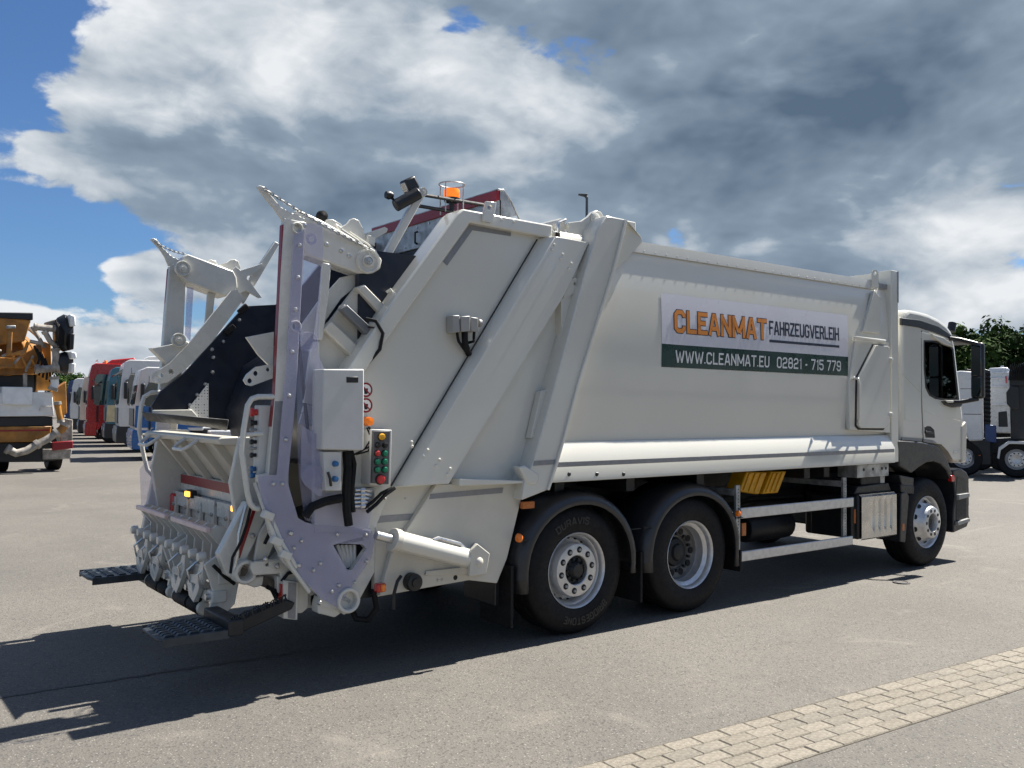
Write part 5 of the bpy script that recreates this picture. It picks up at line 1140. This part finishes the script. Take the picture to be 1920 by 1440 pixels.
for i, (u, d, k, s, nm) in enumerate(((20, 120, 1, .9, 'far left behind the concrete mixer'), (118, 118, 2, .62, 'between mixer and parked row'), (133, 125, 0, .6, 'low behind the dark blue cab'))):
    tree(k, at_d(u, d), i*2.1, s, 'distant broadleaf tree %s' % nm, 'distant trees on the left')
for i, (x, y, k, s, nm) in enumerate(((13, -24, 0, 1.0, 'second from the rear'), (20, -22, 1, 1.15, 'tallest, third from the rear'), (27, -21, 2, 1.0, 'fourth from the rear'), (34, -20, 0, 1.1, 'fifth from the rear'), (41, -18, 1, 1.0, 'farthest ahead'), (6, -27, 2, .9, 'smallest and rearmost'))):
    tree(k, (x, y, 0), i*.9, s, 'tree on the near yard edge reflected in the cab window, '+nm, 'trees along the near yard edge')
# street lamp
lp = at_d(1098, 34)
lamp = tag(empty('street_lamp', lp), 'tall slim street lamp with a flat head rising above the truck body', 'street lamp')
LAMPM = mat('lamp_grey', (.10, .11, .12), .5, .4, .1)
h_ = 1.81+(763-363)/1694*34*.80
def hz(v, d): return 1.81+(763-v)/FOC*d
d_ = (Vector(lp)-CAM).dot(_F); zt = hz(366, d_)
MB().tube([(0, 0, 0), (0, 0, zt*.5), (0, 0, zt)], .09, 10, r2=.05).build('pole', LAMPM, lamp)
rr_ = Vector((_R.x, _R.y, 0)); hd_ = MB().tube([Vector((0, 0, zt-.02)), -rr_*.08+Vector((0, 0, zt+.05)), -rr_*.30+Vector((0, 0, zt+.10))], .055, 8, r2=.035); hd_.build('lamp_head', LAMPM, lamp)
MB().box(tuple(-rr_*.15+Vector((0, 0, zt+.10))), (.35, .16, .05), Matrix.Rotation(math.atan2(-rr_.y, -rr_.x), 3, 'Z')).build('lamp_head', LAMPM, lamp, .015)

# ---- row of parked trucks
TYRE2 = RUBBER; RIM2 = mat('dull_rim', (.33, .33, .33), .5, .4, .1)
def simple_wheel(parent, x, y, side):
    wq = MB().lathe([(.28, 0), (.34, -.02), (.46, -.02), (.50, .03), (.50, .25), (.3, .28)], (x, y, .50), 'y', 28).build('wheel', RUBBER, parent)
    MB().lathe([(0, .05), (.10, .05), (.12, .10), (.22, .10), (.26, .04), (.29, 0)], (x, y, .50), 'y', 20).build('rim', RIM2, wq)
    return wq
def parked_truck(u, y, zroof, paint, label, visor=None, deflector=0, lower=None, beacons=False, grille=None, stripe=None):
    x = at_y(u, 800, y)[0]; root = tag(empty('parked_truck', (x, y, 0)), label, 'truck', 'row of parked trucks on the left'); root.rotation_euler = (0, 0, R(-11))
    lower = lower or DGREY; W_ = 2.46; zc = zroof
    pr = [(.03, .95), (.0, 1.15), (.0, 1.75), (.09, zc-.50), (.17, zc-.10), (.34, zc), (2.05, zc), (2.1, zc-.06), (2.1, .95)]
    c = MB().prism(pr, 0, W_).build('cab', paint, root, .035, 3, 30)
    MB().prism([(.36, 1.72), (1.42, 1.80), (1.40, zc-.50), (.40, zc-.50), (.30, zc-.75), (.28, 1.80)], -.012, .01).build('side_window', GLASSD, c, .004)
    MB().prism([(.40, .98), (.405, zc-.3), (.418, zc-.3), (.413, .98)], -.006, .01).build('door_gap', SEAL, c); MB().prism([(1.52, .98), (1.52, zc-.3), (1.533, zc-.3), (1.533, .98)], -.006, .01).build('door_gap', SEAL, c)
    MB().box2((1.30, -.03, 1.50), (1.46, .01, 1.58)).build('door_handle', BLACK, c, .006)
    sl = (.12)/(zc-.62-1.75)
    MB().add([(-.008, .12, 1.80), (-.008, W_-.12, 1.80), (.078, W_-.12, zc-.58), (.078, .12, zc-.58)], [(0, 1, 2, 3)]).build('windscreen', GLASSD, c)
    MB().box2((-.03, .25, 1.08), (.01, W_-.25, 1.66)).build('grille', grille or BLACK, c, .02)
    bm = MB().prism([(-.06, .35), (-.08, .60), (-.05, .98), (.5, .98), (.42, .62), (.42, .35)], -.01, W_+.01).build('bumper', lower, root, .04, 3)
    for yy in (.22, W_-.22): MB().box2((-.095, yy-.17, .66), (-.06, yy+.17, .84)).build('headlamp', mat('headlamp_glass', (.6, .62, .65), .1, .3, .1, 9), bm, .02)
    MB().prism([(.42, .62), (.5, 1.0), (.75, 1.14), (1.25, 1.16), (1.6, 1.05), (1.78, .8), (1.78, .58), (1.66, .58), (1.6, .82), (1.4, 1.0), (.98, 1.02), (.66, .92), (.52, .62)], -.02, .35).build('wheel_arch', lower, root, .02)
    for yy in (.0, W_-.28): simple_wheel(root, 1.05, yy, -1); simple_wheel(root, 4.3, yy, -1)
    MB().box2((1.2, .75, .70), (7.2, W_-.75, .98)).build('chassis', CHASSIS, root)
    MB().box2((2.3, .05, .45), (3.5, .6, .95)).build('fuel_tank', ALU, root, .05)
    for s_, yy in ((-1, -.16), (1, W_+.16)):
        m_ = MB().box((.22, yy, 2.15 if zc < 3.3 else 2.3), (.14, .20, .62)).build('door_mirror', BLACK, root, .04); MB().tube([(.30, yy-s_*.2, zc-.75), (.22, yy, zc-.80)], .03, 6).build('mirror_arm', BLACK, m_)
    if visor: MB().prism([(.10, zc-.50), (-.16, zc-.62), (-.18, zc-.56), (.22, zc-.28)], .05, W_-.05).build('sun_visor', visor, c, .01)
    if deflector: MB().prism([(.75, zc-.02), (1.0, zc+deflector*.6), (1.9, zc+deflector), (2.0, zc+deflector), (2.0, zc-.02)], .15, W_-.15).build('roof_deflector', paint, c, .06, 3)
    MB().box2((-.062, W_/2-.26, .45), (-.055, W_/2+.26, .56)).build('number_plate', mat('plate_yellow', (.55, .42, .03), .4), bm, .004)
    for yy in (.6, 1.25): MB().tube([(-.02, yy, 1.76), (.0, yy+.35, 1.95)], .012, 5).build('wiper', BLACK, c)
    MB().box2((.42, -.05, .98), (.48, .0, 1.7)).build('grab_handle', BLACK, c, .01)
    MB().box2((.55, .02, .38), (.95, .10, .46)).build('cab_step', GALV, root, .01)
    if stripe: MB().prism([(.0, 1.05), (.03, 1.75), (2.08, 1.75), (2.08, 1.05)], -.008, .01).build('door_band', stripe, c)
    if beacons:
        for yy in (.35, W_-.35): MB().lathe([(0, .16), (.05, .15), (.07, .10), (.07, 0)], (.75, yy, zc), 'z', 12).build('roof_beacon', ORANGE, c)
        MB().tube([(.45, .1, zc+.05), (.40, .1, zc+.16), (.40, W_-.1, zc+.16), (.45, W_-.1, zc+.05)], .03, 6).build('lamp_bar', LIP, c)
    return root
P_RED = mat('truck_red', (.42, .012, .014), .25, 0, .06, 3, coat=.4); P_TEAL = mat('truck_teal', (.035, .145, .20), .3, 0, .08, 3, coat=.3); P_BLUE = mat('truck_blue', (.02, .12, .36), .3, 0, .08, 3, coat=.3)
P_DBLUE = mat('truck_dark_blue', (.012, .035, .13), .3, 0, .08, 3, coat=.3); P_CREAM = mat('truck_cream', (.66, .60, .47), .35, 0, .06, 3, coat=.3); P_WHITE = mat('truck_white', (.64, .64, .63), .3, 0, .02, 2, coat=.3)
parked_truck(252, 23.5, 3.0, P_WHITE, 'blue and white cab nearest in the parked row, behind the left grab rail', None, .12, P_BLUE, stripe=P_BLUE)
parked_truck(222, 28.6, 3.45, P_WHITE, 'white cab with dark sun visor, second in the parked row', GLASSD, .25)
parked_truck(199, 33.6, 3.35, P_TEAL, 'teal cab between the red and white cabs in the row', None, 0, None, stripe=mat('truck_cream_band', (.6, .5, .3), .4))
parked_truck(162, 37.6, 3.65, P_RED, 'tall red cab with roof lights and beacons in the row', None, .30, P_RED, True, P_RED)
parked_truck(149, 42.6, 3.2, P_CREAM, 'cream cab just left of the red cab', None, 0)
parked_truck(131, 47.6, 3.2, P_WHITE, 'small white cab between cream and dark blue cabs', None, .3)
parked_truck(122, 52.5, 3.2, P_DBLUE, 'dark blue cab farthest along the parked row', None, 0)
# dark box body standing behind the nearest parked cabs
bxm = at_y(246, 800, 26.2)[0]

# ---- concrete mixer with pump, seen from behind at the left edge
YM = 19.6
MX = tag(empty('concrete_pump_mixer', (at_y(20, 880, YM)[0], YM, 0)), 'yellow concrete mixer truck with pump pipes seen from behind at left edge', 'truck')
MX.location = (0, 0, 0)
YEL = mat('mixer_yellow', (.36, .155, .022), .5, 0, .25, 2.2, grime=.7); CON = mat('concrete_spattered_steel', (.34, .31, .27), .7, .1, .25, 5, .3, 20); MWH = mat('mixer_white', (.72, .73, .72), .4, 0, .06, 3, grime=.15)
def mp(name, pts, dy, th, m_, parent=MX, bev=.02): return MB().prism(PY(YM+dy, *pts), YM+dy, YM+dy+th).build(name, m_, parent, bev)
mp('engine_cover', [(-110, 737), (98, 735), (102, 780), (-110, 782)], 0, 1.0, MWH); mp('cover_box', [(4, 725), (61, 726), (61, 760), (4, 758)], -.12, .5, MWH)
MB().tube([p3(74, 770, YM-.03), p3(77, 762, YM-.1), p3(96, 762, YM-.1), p3(98, 768, YM-.03)], .015, 6).build('lid_handle', LIP, MX)
mp('vent_band', [(-110, 783), (99, 781), (99, 799), (-110, 801)], .03, .9, BLACK); rb = mp('rear_beam', [(-110, 801), (97, 799), (93, 828), (-110, 832)], 0, .8, YEL)
mp('red_line', [(-110, 808), (92, 805), (92, 808), (-110, 811)], -.01, .02, REDT, rb, 0)
mp('lower_frame', [(-110, 832), (95, 828), (128, 842), (130, 858), (90, 866), (-110, 868)], .1, .7, CHASSIS)
mp('tail_board', [(98, 829), (137, 826), (137, 841), (98, 845)], -.02, .06, REDT); mp('tail_frame', [(80, 842), (136, 841), (132, 860), (80, 862)], .05, .3, CON)
mp('side_panel', [(115, 783), (137, 787), (136, 828), (113, 828)], .3, .1, CON)
for x_ in (-2.1, -.95, .33): 
    wq = MB().lathe([(.3, 0), (.34, -.02), (.47, 0), (.50, .04), (.50, .32), (.3, .34)], (0, 0, 0), 'x', 24); wq.v = [(x_+a-.2, YM+1.1+b, .5+c) for a, b, c in wq.v]; wq.build('wheel', RUBBER, MX)
# drum: a big tilted lathe
dr = MB().lathe([(0, -.72), (.30, -.74), (.40, -.90), (.42, -.9), (.46, -.85), (.75, -.3), (1.10, .5), (1.22, 1.4), (1.15, 2.6), (.6, 3.6), (0, 3.8)], (0, 0, 0), 'y', 36)
rot = Matrix.Rotation(R(-14), 3, 'X'); cx_, cz_ = at_y(18, 660, YM)
dr.v = [tuple(Vector((cx_, YM+1.3, cz_-.15))+rot @ Vector(v)) for v in dr.v]; drum = dr.build('mixing_drum', YEL, MX)
ri = MB().lathe([(1.0, -.06), (1.06, -.06), (1.06, .06), (1.0, .06), (1.0, -.06)], (0, 0, 0), 'y', 36); ri.v = [tuple(Vector((cx_, YM+.9, cz_-.1))+rot @ Vector(v)) for v in ri.v]; ri.build('drum_ring', CON, drum)
mp('hopper', [(-60, 592), (-20, 590), (30, 590), (58, 602), (46, 640), (30, 642), (-20, 650), (-60, 640)], .2, .7, YEL)
mp('hopper_rim', [(-60, 585), (62, 586), (62, 600), (56, 600), (-60, 592)], .15, .8, CHASSIS); mp('chute', [(14, 620), (24, 620), (22, 662), (45, 655), (50, 640), (56, 642), (48, 665), (12, 668)], -.1, .08, YEL)
mp('rung_plate', [(12, 610), (30, 610), (30, 616), (12, 616)], -.12, .1, GALV)
mp('drum_bracket', [(-110, 690), (0, 684), (60, 690), (78, 655), (84, 670), (70, 702), (-110, 706)], .4, .3, YEL); mp('column', [(70, 660), (84, 640), (96, 645), (98, 732), (68, 732)], .5, .5, YEL); mp('column', [(96, 735), (124, 715), (126, 775), (112, 783)], .6, .3, YEL)
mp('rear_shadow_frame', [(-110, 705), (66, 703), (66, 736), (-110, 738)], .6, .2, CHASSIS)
for a_, b_ in (((47, 700), (47, 735)), ((60, 612), (84, 652)), ((56, 640), (82, 645))): MB().cyl(p3(*a_, YM+.1), p3(*b_, YM+.1), .05, 8).build('brace', CON, MX)
def pipe(pts, r, m_, dy=-.1):
    o = MB().tube([p3(u, v, YM+dy) for u, v in pts], r, 12).build('delivery_pipe', m_, MX)
    for i in (0, len(pts)-1):
        j = 1 if i == 0 else -2; a = Vector(p3(*pts[i], YM+dy)); b = Vector(p3(*pts[j], YM+dy)); d = (b-a).normalized(); MB().cyl(a-d*.03, a+d*.05, r*1.25, 12).build('pipe_clamp', CON, o)
pipe([(66, 613), (85, 615), (104, 617)], .085, CON); pipe([(68, 692), (88, 692), (108, 690)], .10, CON); pipe([(104, 655), (105, 672), (103, 690)], .09, CON); pipe([(102, 708), (103, 720), (99, 730)], .10, MWH)
pipe([(108, 755), (110, 772), (114, 790)], .075, YEL, -.2); pipe([(122, 796), (116, 805), (106, 812)], .105, YEL, -.3); pipe([(106, 812), (88, 824), (70, 833)], .095, CON, -.3); pipe([(70, 833), (50, 845), (30, 850), (14, 842)], .10, CON, -.3); pipe([(84, 622), (94, 640), (106, 650)], .07, CON)
def boom_end(u, v, r, m2):
    x, z = at_y(u, v, YM-.1); o = MB().lathe([(0, -.22), (r*.5, -.22), (r*.8, -.15), (r, 0), (r*.9, .18), (0, .2)], (0, 0, 0), 'x', 24)
    o.v = [(x+a*1.0, YM+b*.8, z+c) for a, b, c in o.v]; e = o.build('boom_joint', BLACK, MX)
    MB().prism(PY(YM-.1, (u+4, v-r*66), (u+15, v-r*60), (u+16, v-r*22), (u+6, v-r*20)), YM-.5, YM+.2).build('joint_cover', m2, e, .03); MB().prism(PY(YM-.1, (u+5, v+r*5), (u+14, v+r*5), (u+12, v+r*66), (u+5, v+r*66)), YM-.5, YM+.2).build('joint_cover', m2 if r < .5 else BLACK, e, .03)
boom_end(120, 624, .50, MWH); boom_end(122, 680, .30, MWH)
mp('boom_arm', [(86, 604), (112, 596), (116, 606), (90, 616)], .1, .3, CON)
for k_ in range(4): MB().tube([p3(104+k_*3, 600+k_*4, YM-.3), p3(112+k_*2, 622, YM-.4), p3(108+k_*3, 648, YM-.3)], .02, 6).build('hose', RUBBER, MX)

# ---- trucks on the right, seen from the side
def side_frame(name, d, u0, label, cat, group=None):
    loc = at_d(u0, d); o = tag(empty(name, loc), label, cat, group); vd = Vector(loc)-Vector((CAM.x, CAM.y, 0)); a = math.atan2(vd.y, vd.x); o.rotation_euler = (0, 0, a-math.pi/2); return o, d
def sf(d, u0, *pts):  # photo position to the local side plane of a thing that faces the camera square on
    dd = d*math.cos(math.atan((u0-960)/FOC)); s = dd/FOC; c = math.cos(math.atan((u0-960)/FOC))
    return [((u-u0)*s*c, max(0.0, CAM.z+(762.5+(u0-960)*.0083-v)*s)) for u, v in pts]
cr, dC = side_frame('crane_truck', 28, 1858, 'white cab truck with black loader crane parked beyond the refuse truck nose', 'truck'); U0 = 1858
def cpz(name, pts, y0, th, m_, parent=cr, bev=.02): return MB().prism(sf(dC, U0, *pts), y0, y0+th).build(name, m_, parent, bev)
wc = cpz('cab', [(1770, 700), (1800, 694), (1838, 697), (1842, 704), (1843, 826), (1816, 828), (1808, 812), (1770, 812)], 0, 2.4, P_WHITE, bev=.05)
cpz('cab_panel_line', [(1806, 776), (1840, 776), (1840, 777.2), (1806, 777.2)], -.004, .006, SEAL, wc, 0); cpz('cab_panel_line', [(1800, 728), (1840, 728), (1840, 729), (1800, 729)], -.004, .006, SEAL, wc, 0)
cpz('roof_fairing', [(1797, 700), (1812, 690), (1838, 697)], .1, 2.2, SEAL, wc)
cpz('exhaust_stack', [(1844, 690), (1857, 694), (1857, 800), (1844, 800)], .2, .5, BLACK); cpz('air_line_panel', [(1846, 795), (1868, 798), (1868, 830), (1846, 828)], .1, .5, mat('blue_frame', (.02, .05, .16), .4))
ch2 = cpz('chassis', [(1800, 826), (1925, 820), (1960, 822), (1960, 846), (1880, 850), (1816, 858)], .5, 1.2, CHASSIS)
cpz('side_tank', [(1820, 825), (1856, 822), (1858, 872), (1826, 872)], .1, .8, CHASSIS); cpz('rear_light', [(1833, 852), (1839, 852), (1839, 856), (1833, 856)], .08, .03, ORANGE)
ln = cpz('mudguard', [(1869, 858), (1872, 838), (1890, 826), (1935, 826), (1935, 831), (1892, 831), (1876, 843), (1873, 860)], -.02, .4, P_WHITE, bev=.01)
for u, v in ((1905, 860), (1806, 858)):
    (xw, zw), = sf(dC, U0, (u, v)); wq = MB().lathe([(.28, 0), (.34, -.02), (.45, -.02), (.50, .03), (.50, .30), (.3, .32)], (xw, .1, .5), 'y', 28).build('wheel', RUBBER, cr)
    MB().lathe([(0, .08), (.12, .06), (.13, .01), (.2, .01), (.22, .08), (.27, .05), (.29, 0)], (xw, .1, .5), 'y', 28).build('rim', ALU, wq); nn = MB(); ring_boxes(nn, (xw, 0, .5), .105, .165, 10, .02, .01, 8); nn.build('nut_recess', HOLE, wq)
kr = cpz('crane_column', [(1893, 720), (1925, 700), (1925, 826), (1896, 826)], .5, .6, BLACK); cpz('crane_block', [(1887, 735), (1896, 722), (1910, 724), (1910, 765), (1898, 768), (1888, 756)], .3, .5, BLACK, kr); cpz('crane_foot', [(1872, 772), (1888, 770), (1890, 800), (1872, 800)], .3, .5, BLACK, kr)
cpz('crane_boom', [(1893, 694), (1925, 676), (1960, 676), (1960, 720), (1893, 724)], .4, .6, BLACK, kr)
for k_ in range(9):
    (xa, za), (xb, zb), (xc, zc_) = sf(dC, U0, (1893+k_*4, 712), (1893+k_*4+2, 684-(k_ % 3)*2), (1900+k_*4, 700)); MB().tube([(xa, .3, za), (xb, .25, zb), (xc, .3, zc_)], .03, 6).build('hose', RUBBER, kr)
for k_ in range(12):
    (xa, za), = sf(dC, U0, (1850, 700+k_*8)); MB().tube([(xa-.08, .15, za), (xa+.10, .15, za-.03)], .035, 6).build('coiled_air_line', RUBBER, cr)
st2, dS = side_frame('silver_cab_truck', 31, 1885, 'silver ribbed cab back behind the loader crane', 'truck'); U0b = 1885
def spz(name, pts, y0, th, m_, parent=st2, bev=.02): return MB().prism(sf(dS, U0b, *pts), y0, y0+th).build(name, m_, parent, bev)
SIL = mat('silver_white_paint', (.60, .62, .64), .3, .2, .04, 3, coat=.3)
sc2 = spz('cab', [(1852, 692), (1858, 689), (1890, 688), (1894, 694), (1903, 760), (1903, 812), (1852, 812)], 0, 2.4, SIL, bev=.05)
for v in (697, 707, 723, 757): spz('cab_rib', [(1858, v), (1894, v), (1895, v+3), (1858, v+3)], -.05, .08, SIL, sc2, .01)
spz('marker_lamp', [(1885, 705), (1888, 705), (1888, 718), (1886, 719)], -.08, .05, REDL, sc2, .004)
spz('roof_lamp', [(1876, 685), (1882, 684), (1884, 689), (1876, 689)], .2, .2, LIP, sc2, .004)
spz('chassis', [(1830, 812), (1960, 812), (1960, 842), (1830, 846)], .6, 1.2, CHASSIS)
for u in (1835, 1880):
    (xw, zw), = sf(dS, U0b, (u, 850)); simple_wheel(st2, xw, .1, -1)

for i in range(10):
    u = -40+i*11; MB().cyl(p3(u, 640+(i*37) % 60, YM-.02), p3(u+8+(i*13) % 14, 655+(i*29) % 55, YM+.05), .035, 8).build('brace', YEL if i % 2 else CON, MX)
for i in range(5): MB().tube([p3(64+i*5, 648+i*6, YM-.05), p3(74+i*5, 672+i*7, YM-.12), p3(66+i*7, 700+i*4, YM-.05)], .028, 6).build('hose', RUBBER, MX)
mp('drum_cradle', [(-60, 655), (-20, 668), (30, 672), (62, 655), (76, 640), (80, 662), (60, 690), (-60, 692)], .15, .35, YEL)
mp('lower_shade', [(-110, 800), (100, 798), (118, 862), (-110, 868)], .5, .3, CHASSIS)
